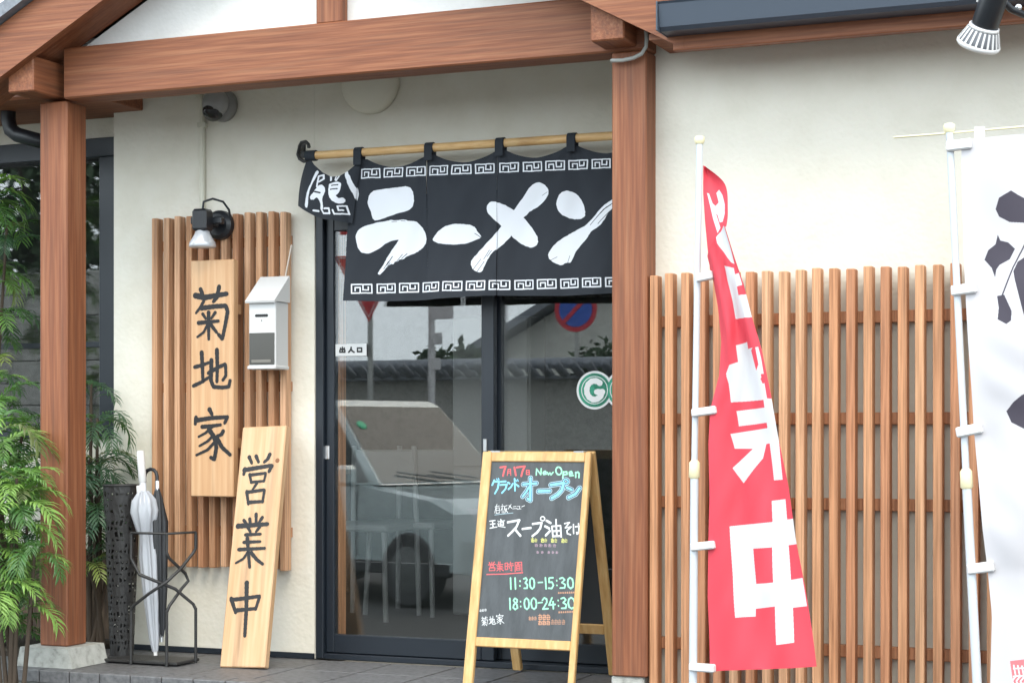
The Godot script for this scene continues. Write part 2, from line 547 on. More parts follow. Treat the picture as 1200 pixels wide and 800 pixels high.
	part(box(Vector3(gx - 0.006, 2.233, 0.80), Vector3(gx - 0.001, 2.33, 0.92), 0.002), "gutter_cap", MT.gutter, gt)
	var mr := PackedVector2Array([Vector2(0.4, 2.60), Vector2(0.86, 2.36), Vector2(0.86, 2.41), Vector2(-3.0, 4.2), Vector2(-3.0, 4.1)])
	st = ns()
	add_prism(st, mr, 0.0, 3.2, Transform3D(Basis(Vector3(0, 0, 1), Vector3(0, 1, 0), Vector3(1, 0, 0)), Vector3(1.2, 0.0, 0.0)))
	part(fin(st), "roof", MT.roof, b)
	# low eave, gutter bend and downpipe on the left
	part(box(Vector3(-4.0, 2.30, -0.1), Vector3(-1.585, 2.46, 0.42), 0.01), "eave", MT.beam_x, b)
	part(tube([Vector3(-2.0392, 2.3468, 0.2000), Vector3(-2.0392, 2.2664, 0.2000), Vector3(-2.0258, 2.2217, 0.2000), Vector3(-1.9901, 2.1975, 0.2000), Vector3(-1.8752, 2.1649, 0.2000), Vector3(-1.8263, 2.1658, 0.1000)], 0.032, 12), "downpipe", MT.black, b)
	# sliding doors
	var jl: float = -0.6590
	var jr: float = -0.5868
	var df := part(box(Vector3(jl, 0.0, -0.14), Vector3(jl + 0.035, 1.88, -0.006), 0.003), "door_frame", MT.frame_dark, b)
	part(box(Vector3(jl + 0.035, 1.82, -0.14), Vector3(0.93, 1.88, -0.012), 0.003), "door_head", MT.frame_dark, df)
	part(box(Vector3(jl + 0.035, -0.002, -0.14), Vector3(0.93, 0.022, -0.012), 0.003), "door_sill", MT.frame_dark, df)
	var ls: float = 0.0715
	var rs: float = 0.1266
	var left := part(box(Vector3(jl + 0.036, 0.024, -0.065), Vector3(jr, 1.819, -0.03), 0.003), "door_leaf", MT.frame_dark, b)
	leaf(left, jr, ls, rs, -0.065, -0.03)
	var right := part(box(Vector3(ls + 0.01, 0.024, -0.115), Vector3(rs + 0.01, 1.819, -0.08), 0.003), "door_leaf", MT.frame_dark, b)
	leaf(right, rs + 0.01, 0.89, 0.929, -0.115, -0.08)
	part(box(Vector3(-0.6263, 0.8160, -0.031), Vector3(-0.6066, 0.8720, -0.024), 0.002), "handle", MT.silver, left)
	part(box(Vector3(0.0814, 0.8499, -0.031), Vector3(0.0979, 0.9005, -0.024), 0.002), "handle", MT.steel, left)

func leaf(o: Node, x0: float, x1: float, x2: float, z0: float, z1: float) -> void:
	part(box(Vector3(x1, 0.024, z0), Vector3(x2, 1.819, z1), 0.003), "stile", MT.frame_dark, o)
	part(box(Vector3(x0, 0.024, z0), Vector3(x1, 0.10, z1), 0.003), "rail", MT.frame_dark, o)
	part(box(Vector3(x0, 1.75, z0), Vector3(x1, 1.819, z1), 0.003), "rail", MT.frame_dark, o)
	var zc := (z0 + z1) / 2
	part(box(Vector3(x0, 0.10, zc + 0.004), Vector3(x1, 1.75, zc + 0.009)), "pane", MT.glass, o)
	part(box(Vector3(x0, 0.10, zc - 0.009), Vector3(x1, 1.75, zc - 0.004)), "pane", MT.glass, o)

# ------------------------------------------------------------------ lattices
func make_lattices() -> void:
	var rng := RandomNumberGenerator.new()
	rng.seed = 5
	var t := thing("wooden_lattice", "tall screen of upright timber slats on rails along the right cream wall", "lattice", Vector3(0.98, -0.28, 0.56))
	var slat := box(Vector3(-0.001, 0, 0), Vector3(0.028, 1.747, 0.052), 0.0025)
	for i in 52:
		var o := part(slat, "slat", MT.slats[rng.randi() % 6], t, T(0.0125 + i * 0.0568 - 0.01, rng.randf_range(-0.004, 0.004), rng.randf_range(-0.002, 0.002)))
		o.rotation.z = rng.randf_range(-0.001, 0.001)
	for y in [1.3067, 0.9701, 0.6840, 0.1959, -0.12]:
		part(box(Vector3(-0.005, -0.02, -0.03), Vector3(2.96, 0.02, -0.0025), 0.002), "rail", MT.slats[3], t, T(0, y + 0.28, 0))
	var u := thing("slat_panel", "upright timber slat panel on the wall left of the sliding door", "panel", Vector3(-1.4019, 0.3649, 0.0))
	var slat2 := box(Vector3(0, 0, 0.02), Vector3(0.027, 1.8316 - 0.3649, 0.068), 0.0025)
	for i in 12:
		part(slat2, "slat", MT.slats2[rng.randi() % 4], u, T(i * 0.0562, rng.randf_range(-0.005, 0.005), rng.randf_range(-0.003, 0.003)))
	for y in [0.15, 0.75, 1.35]:
		part(box(Vector3(0.005, y - 0.02, 0.001), Vector3(0.64, y + 0.02, 0.0175)), "rail", MT.slats[3], u)
	var f := thing("plank_skirt", "weathered brown upright planks below the left window behind the ferny shrubs", "planks", Vector3(-2.75, 0.0, -0.09))
	var pl := box(Vector3(0, 0.0, 0.0), Vector3(0.088, 0.40, 0.03), 0.003)
	for i in 13:
		part(pl, "plank", MT.old_plank, f, T(i * 0.0915, rng.randf_range(0, 0.012), rng.randf_range(0.0, 0.004)))

# ------------------------------------------------------------------ noren
func make_noren() -> void:
	var img := Image.create(2048, 827, false, Image.FORMAT_RGB8)
	var navy := lin(0.016, 0.021, 0.029)
	var white := lin(0.74, 0.76, 0.80)
	img.fill(navy)
	for p in [[488,364,484,351,481,341,479,330,474,320,466,304,462,294,459,283,459,274,462,266,463,257,465,252,466,246,471,240,474,235,479,231,486,227,494,221,506,219,518,217,536,215,564,212,581,212,602,210,620,209,649,208,666,207,678,206,688,209,697,212,704,214,709,216,712,220,717,226,720,233,725,238,725,246,728,260,728,268,728,276,729,285,725,297,723,305,721,312,717,317,709,323,701,329,688,334,673,338,647,342,626,346,608,352,592,355,569,360,554,365,539,368,527,372,512,374,500,375,493,369],[399,441,404,432,406,427,412,421,416,418,424,413,431,409,444,403,461,398,489,392,507,386,525,384,539,383,561,381,572,379,580,379,585,378,586,377,591,376,595,377,598,376,607,379,615,380,627,380,638,380,658,378,669,378,677,380,683,380,685,383,691,385,699,386,708,387,722,388,732,390,742,393,747,399,756,407,761,414,767,419,773,426,778,436,782,441,787,450,789,457,792,469,793,476,794,485,792,492,790,502,789,507,783,512,781,516,775,523,772,527,764,531,760,535,749,540,743,546,734,548,727,553,715,557,707,559,699,562,694,564,687,567,680,569,677,572,674,573,669,578,666,581,661,581,657,583,650,582,644,583,640,583,636,587,633,592,627,592,624,593,622,593,617,593,613,592,611,594,609,597,607,602,604,603,602,605,596,605,590,603,586,604,581,606,576,608,568,614,565,619,560,621,555,625,549,632,544,636,540,639,536,643,527,651,523,655,519,656,517,655,512,653,510,651,512,646,516,640,523,629,529,622,535,614,541,607,548,595,551,589,558,581,560,574,567,566,572,560,578,553,585,545,594,532,601,525,608,518,612,513,619,506,624,502,628,496,632,491,637,485,638,481,631,481,621,482,602,484,588,487,572,493,555,499,536,512,521,521,508,527,497,532,482,539,473,543,463,545,452,545,439,542,431,541,424,536,419,529,410,517,407,511,404,498,401,488,397,470,395,457,396,448],[834,481,840,475,844,469,851,462,856,457,865,447,873,443,882,438,890,433,903,427,912,423,924,422,932,420,944,418,954,416,968,415,985,416,1009,417,1025,420,1041,421,1051,425,1060,430,1068,433,1071,439,1076,444,1078,450,1080,454,1085,460,1088,464,1094,470,1098,475,1099,478,1103,481,1103,484,1102,487,1099,489,1095,492,1084,496,1077,498,1067,502,1057,506,1042,511,1032,515,1016,518,998,518,973,520,954,520,936,518,919,517,896,514,883,511,866,509,856,504,843,498,835,494,832,487],[1421,225,1435,231,1441,235,1450,240,1454,247,1462,255,1466,261,1468,268,1468,277,1468,286,1464,294,1458,303,1451,313,1437,326,1428,333,1416,341,1408,347,1397,352,1389,355,1381,358,1376,362,1368,366,1362,367,1358,371,1354,375,1349,382,1344,386,1338,389,1331,394,1324,401,1318,408,1312,416,1306,425,1298,443,1290,452,1283,463,1278,473,1267,483,1262,492,1254,500,1247,507,1236,517,1231,524,1222,531,1215,536,1206,543,1200,547,1193,554,1185,556,1176,563,1170,568,1164,575,1159,579,1153,590,1149,597,1143,602,1141,608,1135,619,1132,626,1128,634,1123,641,1118,656,1113,662,1104,666,1098,666,1088,663,1082,660,1078,659,1073,656,1067,651,1063,649,1059,643,1056,635,1050,624,1051,618,1051,611,1052,604,1059,597,1060,593,1066,588,1068,583,1074,580,1078,576,1086,568,1094,557,1112,543,1123,532,1136,518,1150,507,1170,490,1180,477,1196,462,1205,449,1222,429,1233,415,1244,400,1254,389,1266,374,1275,362,1286,351,1295,338,1309,320,1319,308,1331,296,1341,283,1356,264,1365,252,1376,243,1385,235,1397,229,1405,226,1414,225],[1145,321,1151,315,1157,312,1166,310,1173,311,1187,312,1197,317,1210,319,1220,325,1239,331,1249,339,1264,347,1278,356,1296,367,1309,378,1323,391,1337,403,1353,424,1364,437,1376,450,1383,460,1394,476,1400,486,1407,494,1409,502,1409,510,1410,516,1412,522,1409,527,1406,534,1404,538,1397,542,1391,545,1383,548,1375,549,1366,549,1356,544,1340,540,1330,534,1316,528,1304,519,1288,505,1276,497,1264,482,1249,471,1232,454,1219,440,1207,426,1192,413,1173,397,1163,387,1153,377,1146,371,1140,362,1138,356,1137,350,1136,344,1137,335,1138,330,1141,325],[1521,306,1527,293,1533,288,1541,281,1546,279,1558,276,1565,274,1574,275,1581,278,1590,280,1596,282,1604,286,1611,290,1620,298,1626,304,1633,313,1641,323,1650,340,1656,350,1660,363,1662,373,1666,386,1664,394,1666,401,1664,406,1658,411,1653,413,1647,417,1639,419,1626,419,1616,418,1608,419,1600,416,1589,414,1580,413,1570,407,1560,402,1544,395,1536,387,1528,378,1523,372,1517,359,1515,350,1512,342,1512,335,1514,327,1515,321,1518,313],[1478,572,1485,562,1491,554,1497,546,1506,539,1515,530,1524,524,1535,518,1543,512,1555,505,1565,501,1573,498,1580,492,1590,489,1597,484,1612,479,1624,472,1647,462,1663,456,1677,446,1686,438,1702,425,1713,414,1725,403,1734,391,1749,375,1760,365,1769,356,1780,350,1791,342,1801,337,1810,330,1817,327,1826,319,1831,315,1841,311,1848,306,1859,301,1865,301,1870,300,1873,302,1876,307,1875,310,1871,319,1863,329,1852,345,1840,354,1830,363,1820,371,1808,378,1801,385,1793,393,1790,400,1782,412,1779,420,1774,430,1767,436,1759,450,1752,456,1740,464,1732,470,1716,477,1708,481,1700,487,1696,494,1688,503,1684,511,1677,519,1671,525,1661,535,1653,542,1643,552,1637,560,1624,573,1617,583,1611,595,1606,606,1598,620,1593,628,1587,634,1583,634,1574,633,1569,634,1562,635,1555,637,1550,642,1541,644,1532,644,1524,640,1510,635,1500,630,1492,626,1486,620,1478,613,1474,610,1473,604,1471,597,1469,591,1471,586,1473,579],[176,100,182,104,186,108,187,116,183,125,178,141,174,153,168,165,164,177,158,195,153,211,151,227,147,246,146,273,143,289,139,298,134,299,127,297,124,292,122,283,124,271,128,251,131,239,134,220,139,208,146,186,153,174,157,155,160,141,165,121,168,109,173,102],[340,98,345,101,349,102,353,110,359,118,366,133,374,141,378,153,383,164,389,178,393,185,397,194,402,202,407,213,408,221,410,231,410,242,405,259,403,268,401,269,400,265,395,255,393,246,389,233,383,223,375,204,370,191,364,178,361,164,351,148,346,138,343,128,339,119,337,108,337,101,339,99],[207,185,213,183,219,183,224,182,230,186,238,192,244,197,249,203,251,210,254,217,255,224,252,231,251,239,246,248,245,254,244,261,244,266,246,277,248,284,248,291,250,298,249,309,248,314,247,316,241,317,235,316,231,314,229,310,230,304,232,294,232,288,229,281,225,271,216,260,211,254,205,252,202,251,194,256,190,259,183,262,177,260,172,260,168,260,164,258,162,255,159,247,159,243,163,240,165,235,171,230,178,225,182,220,186,211,194,202,197,196,202,190],[291,173,314,171,327,175,336,181,338,191,338,212,336,223,333,231,330,236,325,243,321,244,321,248,323,251,328,256,329,257,335,261,339,260,344,259,349,257,353,258,356,260,359,265,362,269,360,272,362,275,357,282,355,286,350,288,347,288,340,289,333,289,326,287,320,285,314,280,306,276,300,271,297,266,288,257,286,251,281,241,278,233,275,220,272,214,271,204,270,196,267,187,268,180,279,177]]:
		fill_poly(img, p, white)
	for s in [[11,196,189,193,134,218,128,226,150,204,164],[10,257,127,270,160],[11,282,124,315,122,302,162],[8,292,128,294,158],[10,179,316,215,322],[10,237,316,249,336,288,339,286,313,257,312],[9,306,322,313,342,373,341,364,300,329,303,333,323,351,322],[7,473,106,420,105,420,150,466,150,466,122,439,121,439,137],[7,473,151,527,152,527,107,481,106,481,135,508,135,508,119],[7,424,704,370,704,370,749,416,749,416,720,389,720,389,736],[7,424,749,477,750,477,705,431,705,431,733,459,734,459,718],[7,606,108,553,107,553,152,599,153,599,124,572,124,572,140],[7,606,153,659,154,659,109,614,108,614,137,641,138,641,122],[7,558,706,505,705,505,750,551,750,551,721,524,721,524,737],[7,558,750,611,751,611,706,565,706,565,734,593,735,593,719],[7,738,111,685,110,685,154,730,155,730,126,704,126,704,142],[7,738,155,790,156,790,112,745,111,745,139,772,140,772,124],[7,691,707,638,706,638,751,684,751,684,723,657,722,657,738],[7,691,751,743,751,743,707,698,707,698,735,725,735,725,720],[7,868,113,816,112,816,156,861,157,861,129,834,128,834,144],[7,868,157,919,158,919,114,875,113,875,142,901,142,901,126],[7,822,708,770,707,770,752,815,752,815,724,789,723,789,739],[7,822,752,874,752,874,708,830,708,830,736,856,736,856,721],[7,996,116,945,115,945,159,989,159,989,131,963,131,963,146],[7,996,159,1047,160,1047,117,1004,116,1004,144,1030,144,1030,129],[7,953,709,901,708,901,752,945,753,945,725,919,724,919,740],[7,953,753,1004,753,1004,709,960,709,960,737,986,737,986,722],[7,1124,118,1073,117,1073,161,1117,161,1117,133,1091,133,1091,149],[7,1124,162,1174,162,1174,119,1131,118,1131,146,1157,147,1157,131],[7,1081,710,1030,710,1030,753,1074,754,1074,726,1048,725,1048,741],[7,1081,754,1132,754,1132,710,1088,710,1088,738,1114,738,1114,723],[7,1259,121,1209,120,1209,163,1252,164,1252,136,1226,135,1226,151],[7,1259,164,1309,165,1309,121,1266,121,1266,149,1292,149,1292,134],[7,1209,711,1158,711,1158,754,1202,754,1202,727,1176,726,1176,742],[7,1209,755,1259,755,1259,712,1216,711,1216,739,1241,739,1241,724],[7,1384,123,1334,122,1334,165,1377,166,1377,138,1351,138,1351,153],[7,1384,166,1433,167,1433,124,1391,123,1391,151,1416,151,1416,136],[7,1335,712,1285,712,1285,755,1328,755,1328,728,1302,727,1302,743],[7,1335,755,1384,756,1384,713,1342,712,1342,740,1367,740,1367,725],[7,1507,125,1458,124,1458,167,1500,168,1500,140,1475,140,1475,155],[7,1507,168,1556,169,1556,126,1514,125,1514,153,1539,153,1539,138],[7,1459,713,1410,713,1410,756,1453,756,1453,728,1427,728,1427,744],[7,1459,756,1509,756,1509,714,1466,713,1466,741,1491,741,1491,726],[7,1629,127,1580,127,1580,169,1622,170,1622,143,1597,142,1597,157],[7,1629,170,1677,171,1677,128,1636,128,1636,155,1661,155,1661,140],[7,1583,714,1534,714,1534,757,1576,757,1576,729,1551,729,1551,745],[7,1583,757,1631,757,1631,715,1590,714,1590,742,1615,742,1615,727],[7,1750,130,1702,129,1702,171,1743,172,1743,145,1718,144,1718,160],[7,1750,172,1798,173,1798,131,1756,130,1756,157,1781,158,1781,142],[7,1705,715,1657,715,1657,757,1698,758,1698,730,1674,730,1674,745],[7,1705,758,1753,758,1753,716,1712,715,1712,743,1736,743,1736,728],[7,1869,132,1822,131,1822,173,1863,174,1863,147,1838,147,1838,162],[7,1869,174,1917,175,1917,133,1876,132,1876,159,1900,160,1900,145],[7,1826,716,1778,716,1778,758,1819,759,1819,731,1795,731,1795,746],[7,1826,759,1874,759,1874,717,1833,716,1833,744,1857,744,1857,729]]:
		fill_stroke(img, s, white)
	for s in [[4,1697,451,1730,417,1765,380,1803,356],[3,1122,599,1153,555],[8,187,218,224,227],[7,286,190,319,188],[7,286,212,321,210],[3,533,650,582,596],[2,586,630,617,598],[4,561,607,598,564],[3,543,626,572,589],[3,623,593,659,557],[2,653,579,685,554],[2,599,387,631,386],[2,653,383,678,387],[3,1066,648,1106,598],[3,1088,660,1125,611],[2,1140,588,1165,558],[3,1718,429,1783,366],[3,1740,448,1798,389],[3,1789,366,1859,315],[2,1481,618,1517,602],[2,1572,639,1586,599],[3,1068,466,1101,487],[2,1433,291,1462,275]]:
		fill_stroke(img, s, navy)
	var m := mat(Color.WHITE, 0.85)
	m.albedo_texture = ImageTexture.create_from_image(img)
	m.rim_enabled = true
	m.rim = 0.15
	var weave := noise_tex(71, 0.25, 3, [], [])
	m.heightmap_enabled = true
	m.heightmap_scale = 0.03
	m.heightmap_texture = weave
	var cloth := mat(navy, 0.85)
	var t := thing("shop_curtain", "black cotton shop curtain with white brush katakana and key pattern hung over the door", "curtain", Vector3(0.1, 1.447, 0.13))
	var o := t.position
	var uvf := func(p: Vector3) -> Vector2:
		var q := p + o
		return Vector2((q.x - (-0.7)) / (0.86 - (-0.7)), (2.05 - q.y) / (2.05 - 1.42))
	var tabs := [-0.3868, -0.0764, 0.2239, 0.5181, 0.7997]
	# three joined widths with a slit between them at the bottom
	var cuts := [[-0.437, -0.0930], [-0.0904, 0.2096], [0.2096, 0.845]]
	for ci in cuts.size():
		var cut: Array = cuts[ci]
		var f := func(u: float, v: float) -> Vector3:
			var x := lerpf(cut[0], cut[1], u)
			var d := 10.0
			for tx in tabs:
				d = minf(d, absf(x - tx))
			var k := clampf((d - 0.018) / 0.14, 0.0, 1.0)
			var top := 2.010 - 0.038 * k * (2.0 - k)
			if x < tabs[0]:
				top = 2.005 - (tabs[0] - x) * 0.5
				x -= v * 0.0
			var bottom := 1.447 + 0.004 * sin(x * 9.0)
			# left edge runs out a little towards the bottom
			if ci == 0:
				x -= (1.0 - u) * 0.035 * v - 0.035 * (1.0 - u) * 0.5
			var z := 0.012 * sin(x * 11.0 + 0.8) * v + 0.006 * sin(x * 31.0 + v * 2.0) * (0.3 + v * 0.7) + 0.004 * sin(v * 7.0 + x * 5.0)
			if ci == 1:
				z += 0.006 * v
			for tx in tabs:
				var dx: float = x - tx
				var dy := v * 0.55 + 0.02
				z += 0.007 * sin(9.0 * atan2(dx, dy) + tx * 7.0) * exp(-5.0 * sqrt(dx * dx + dy * dy)) * clampf(dy * 12.0, 0.0, 1.0)
			z += 0.0022 * sin(x * 57.0 + v * 6.0) * sin(v * 11.0 + x * 13.0)
			return Vector3(x, lerpf(top, bottom, v), 0.13 + z) - o
		part(sheet(f, uvf, 60, 50), "curtain_width", m, t)
	# the leftmost width, caught up and folded
	var topc := [Vector3(-0.6176, 2.0394, 0.1300), Vector3(-0.5849, 1.9985, 0.1400), Vector3(-0.5408, 1.9639, 0.1500), Vector3(-0.4996, 1.9440, 0.1550), Vector3(-0.4613, 1.9453, 0.1550), Vector3(-0.4258, 1.9644, 0.1500), Vector3(-0.4006, 1.9880, 0.1400), Vector3(-0.3792, 2.0187, 0.1300)]
	var botc := [Vector3(-0.6644, 1.8392, 0.1300), Vector3(-0.6071, 1.8114, 0.1700), Vector3(-0.5575, 1.7864, 0.1900), Vector3(-0.5088, 1.7701, 0.1950), Vector3(-0.4657, 1.7653, 0.1900), Vector3(-0.4329, 1.7581, 0.1800), Vector3(-0.4168, 1.7562, 0.1600), Vector3(-0.4056, 1.7539, 0.1450)]
	var g := func(u: float, v: float) -> Vector3:
		var k := u * 7.0
		var i := mini(int(k), 6)
		var a: Vector3 = topc[i].lerp(topc[i + 1], k - i)
		var b: Vector3 = botc[i].lerp(botc[i + 1], k - i)
		var p := a.lerp(b, v)
		p.z += 0.03 * sin(PI * v) * sin(PI * u) + 0.008 * sin(u * 14.0) * v
		p.x -= 0.018 * (1.0 - u) * sin(PI * v) * 0.6
		return p - o
	part(sheet(g, uvf, 28, 20), "gathered_width", m, t)
	for i in tabs.size():
		var x: float = tabs[i] - 0.017
		var st := ns()
		add_box(st, Vector3(x, 1.985, 0.149), Vector3(x + 0.034, 2.045, 0.1525), 0.001)
		add_box(st, Vector3(x, 2.0, 0.1095), Vector3(x + 0.034, 2.045, 0.112), 0.001)
		add_tube(st, [Vector3(x, 2.037, 0.13), Vector3(x + 0.034, 2.037, 0.13)], 0.0215, 14)
		part(fin(st), "loop", cloth, t, T(-o.x, -o.y, -o.z))
	var x0: float = -0.6254
	part(tube([Vector3(x0, 2.037, 0.13) - o, Vector3(x0 + 0.045, 2.037, 0.13) - o], 0.0215, 14), "loop", cloth, t)
	var r := thing("bamboo_rod", "pale bamboo rod carrying the black shop curtain", "rod", Vector3(-0.62, 2.037, 0.13))
	part(tube([Vector3(-0.005, 0, 0), Vector3(1.48, 0, 0)], 0.0165, 14), "rod", MT.bamboo, r)
	for x in [0.34, 0.72, 1.13]:
		part(tube([Vector3(x, 0, 0), Vector3(x + 0.006, 0, 0)], 0.0172, 14), "node_ring", MT.bamboo, r)
	var h := thing("rod_hook", "black iron hook on the wall holding the end of the bamboo rod", "hook", Vector3(-0.7139, 2.0816, 0.0))
	var ho := h.position
	part(tube([Vector3(0.0, 0.01, 0.0), Vector3(-0.6884, 2.0715, 0.0800) - ho, Vector3(-0.6728, 2.0482, 0.1150) - ho, Vector3(-0.6622, 2.0297, 0.1200) - ho, Vector3(-0.6398, 2.0174, 0.1250) - ho, Vector3(-0.6176, 2.0188, 0.1300) - ho], 0.0075, 8), "lower_prong", MT.black_iron, h)
	part(tube([Vector3(-0.6773, 2.0610, 0.1000) - ho, Vector3(-0.6650, 2.0822, 0.1150) - ho, Vector3(-0.6543, 2.0946, 0.1200) - ho, Vector3(-0.6320, 2.0960, 0.1250) - ho, Vector3(-0.6176, 2.0840, 0.1300) - ho, Vector3(-0.6137, 2.0701, 0.1300) - ho], 0.0075, 8), "upper_prong", MT.black_iron, h)
	part(box(Vector3(-0.014, -0.03, 0.0), Vector3(0.014, 0.03, 0.006), 0.002), "plate", MT.black_iron, h)

# ------------------------------------------------------------------ signs
func make_signs() -> void:
	# name board
	var bx0 := -1.1482
	var bx1 := -0.9453
	var by0 := 0.6625
	var by1 := 1.6318
	var t := thing("name_board", "pale cedar board with three brush characters hanging on the slat panel", "sign", Vector3(bx0, by0, 0.07))
	part(box(Vector3(0, 0, 0.055), Vector3(bx1 - bx0, by1 - by0, 0.095), 0.004), "board", MT.pale_board, t)
	part(box(Vector3(0.02, 0.2, 0.0), Vector3(bx1 - bx0 - 0.02, 0.24, 0.0545)), "batten", MT.pale_board, t)
	part(box(Vector3(0.02, 0.75, 0.0), Vector3(bx1 - bx0 - 0.02, 0.79, 0.0545)), "batten", MT.pale_board, t)
	var s1 := [[27,47,283,132,302,236,289,339,277],[21,95,234,132,316],[21,269,217,249,306,216,336],[16,125,330,93,380,53,424],[22,106,386,236,375,333,373,349,420,326,531,300,640,264,602],[16,116,434,145,473],[16,233,426,197,469],[19,77,505,171,499,262,494],[19,171,424,173,636],[14,168,510,125,582,66,618],[19,186,514,249,587],[19,40,862,105,849,169,829],[21,105,746,113,863,117,980],[18,28,1014,105,984,185,940],[19,169,912,265,865,329,842,333,935,305,969],[21,249,727,253,865,249,982],[21,197,809,193,974,217,1023,297,1030,360,1024,372,976],[22,180,1208,203,1247],[21,52,1270,45,1321],[21,52,1294,193,1275,349,1267,321,1316],[19,110,1346,201,1339,281,1330],[14,206,1344,145,1394,77,1426],[23,174,1367,225,1429,244,1511,225,1608,193,1594],[14,209,1422,161,1463,84,1501],[15,228,1470,161,1532,57,1574],[19,308,1381,292,1408,249,1422],[22,249,1436,297,1511,371,1569]]
	var k1 := (bx1 - bx0) / 400.0
	for r in [[0, 11], [11, 17], [17, 27]]:
		brush_part(s1, r[0], r[1], k1, Vector2(0, by1 - by0), 0.0955, MT.ink, t)
	# leaning board
	var l := thing("open_board", "pale cedar plank reading open in three characters leaning on the slat panel", "sign")
	l.transform = Transform3D(Basis(Vector3(0.9993, 0.0356, -0.0088), Vector3(-0.0367, 0.9699, -0.2406), Vector3(0.0000, 0.2408, 0.9706)), Vector3(-0.7907, 0.4774, 0.2675) - Vector3(-0.0367, 0.9699, -0.2406) * (0.9766 / 2.0))
	part(box(Vector3(-0.2031 / 2, 0.0, -0.036), Vector3(0.2031 / 2, 0.9766, 0.0), 0.004), "board", MT.pale_board2, l)
	part(lathe([Vector2(0.0, 0.0008), Vector2(0.006, 0.0007), Vector2(0.010, 0.0)], 12, Transform3D(Basis(Vector3(1, 0, 0), Vector3(0, 0, 1), Vector3(0, -1, 0)), Vector3(0.075, 0.9766 - 0.145, 0.0))), "knot", mat(lin(0.22, 0.09, 0.035), 0.6), l)
	var s2 := [[18,89,250,118,301],[18,151,244,178,292],[19,274,235,259,272,231,294],[19,59,347,54,389],[21,57,355,176,339,306,324,282,373],[15,109,393,130,460],[15,110,397,255,385,244,452],[14,130,456,244,449],[14,183,464,149,516],[16,96,529,122,632],[16,96,537,257,520,249,618],[17,119,619,251,614],[17,146,753,158,801],[17,200,716,209,798],[16,94,763,132,801],[17,259,744,230,790],[23,48,809,179,803,313,797],[16,139,822,164,858],[16,245,817,215,856],[16,122,880,258,876],[16,113,940,262,936],[17,73,997,305,990],[18,142,908,163,1019,188,1138],[13,155,1024,124,1071,59,1105],[18,190,1025,244,1078,301,1115],[20,47,1386,98,1496],[19,49,1397,178,1384,300,1368,276,1470],[19,99,1480,275,1465],[21,174,1264,192,1465,201,1679]]
	var k2 := 0.2031 / 400.0
	for r in [[0, 12], [12, 25], [25, 29]]:
		brush_part(s2, r[0], r[1], k2, Vector2(-0.2031 / 2, 0.9766), 0.0005, MT.ink, l)
	# entrance plate on the glass
	var e := thing("entrance_plate", "small white plate with three characters stuck on the left door glass", "sign", Vector3(-0.5095, 1.2624, -0.0360))
	part(box(Vector3(-0.071, -0.025, 0.0), Vector3(0.071, 0.025, 0.004), 0.001), "plate", MT.white_plastic, e)
	var st := ns()
	var es := [[14, 60, 20, 60, 62], [12, 30, 30, 30, 52], [12, 30, 52, 90, 52], [12, 90, 30, 90, 52], [12, 20, 62, 20, 90], [12, 20, 88, 100, 88], [12, 100, 62, 100, 90], [12, 60, 52, 60, 88],
		[13, 200, 25, 195, 55, 160, 92], [13, 198, 45, 215, 75, 245, 92], [12, 300, 35, 300, 88], [12, 300, 36, 365, 36], [12, 365, 36, 365, 88], [12, 300, 86, 365, 86]]
	for i in es.size():
		add_brush(st, es[i], 0.00029, Vector2(-0.056, 0.0175), 0.0043 + i * 0.0001, 1.0, 1.0)
	part(fin(st), "lettering", MT.ink, e)
	# round green stickers
	var gcol := mat(lin(0.01, 0.22, 0.13), 0.4)
	var sk := thing("green_sticker", "round green and white letter sticker on the right door glass", "sticker", Vector3(0.5276, 1.0900, -0.0900))
	for q in [0, 1]:
		var cx := 0.0 if q == 0 else 0.118
		var r0 := 0.075
		part(lathe([Vector2(0, 0.0006), Vector2(r0, 0.0006), Vector2(r0, 0)], 40, Transform3D(Basis(Vector3(1, 0, 0), Vector3(0, 0, 1), Vector3(0, -1, 0)), Vector3(cx, 0, 0.0005 * q)), false), "white_disc", MT.white_plastic, sk)
		part(lathe([Vector2(0, 0.0003), Vector2(0.066, 0.0003), Vector2(0.066, 0)], 40, Transform3D(Basis(Vector3(1, 0, 0), Vector3(0, 0, 1), Vector3(0, -1, 0)), Vector3(cx, 0, 0.0012 + 0.0001 * q)), false), "green_disc", gcol, sk)
		st = ns()
		for i in 40:
			var a := TAU * i / 40
			var bb := TAU * (i + 1) / 40
			quad(st, Vector3(cx + cos(a) * 0.055, sin(a) * 0.055, 0.0019), Vector3(cx + cos(bb) * 0.055, sin(bb) * 0.055, 0.0019), Vector3(cx + cos(bb) * 0.052, sin(bb) * 0.052, 0.0019), Vector3(cx + cos(a) * 0.052, sin(a) * 0.052, 0.0019), Vector3.BACK)
		part(fin(st), "ring", MT.white_plastic, sk)
		st = ns()
		if q == 0:
			var gs: Array = [20]
			for i in 15:
				var a := deg_to_rad(-48.0 - i * 19.3)
				gs.append_array([int(cos(a) * 55), int(sin(a) * 62)])
			gs.append_array([54, 12, 14, 12])
			add_brush(st, gs, 0.0006, Vector2.ZERO, 0.0021, 1.0, 1.0)
		else:
			for i in 9:
				add_brush(st, [6, -60 + i % 2 * 14, -48 + i * 12, -52 + i % 2 * 14, -44 + i * 12], 0.0006, Vector2(cx, 0), 0.0021 + i * 0.00005, 1.0, 1.0)
			add_brush(st, [18, -8, -55, -8, 55], 0.0006, Vector2(cx, 0), 0.0022, 1.0, 1.0)
		part(fin(st), "letter", MT.white_plastic, sk)
	# mailbox
	var mb := thing("mail_box", "small white leaflet box with sloping lid and dark clear window on slat panel", "box", Vector3(-0.7929, 1.1865, 0.1600))
	var w := 0.062
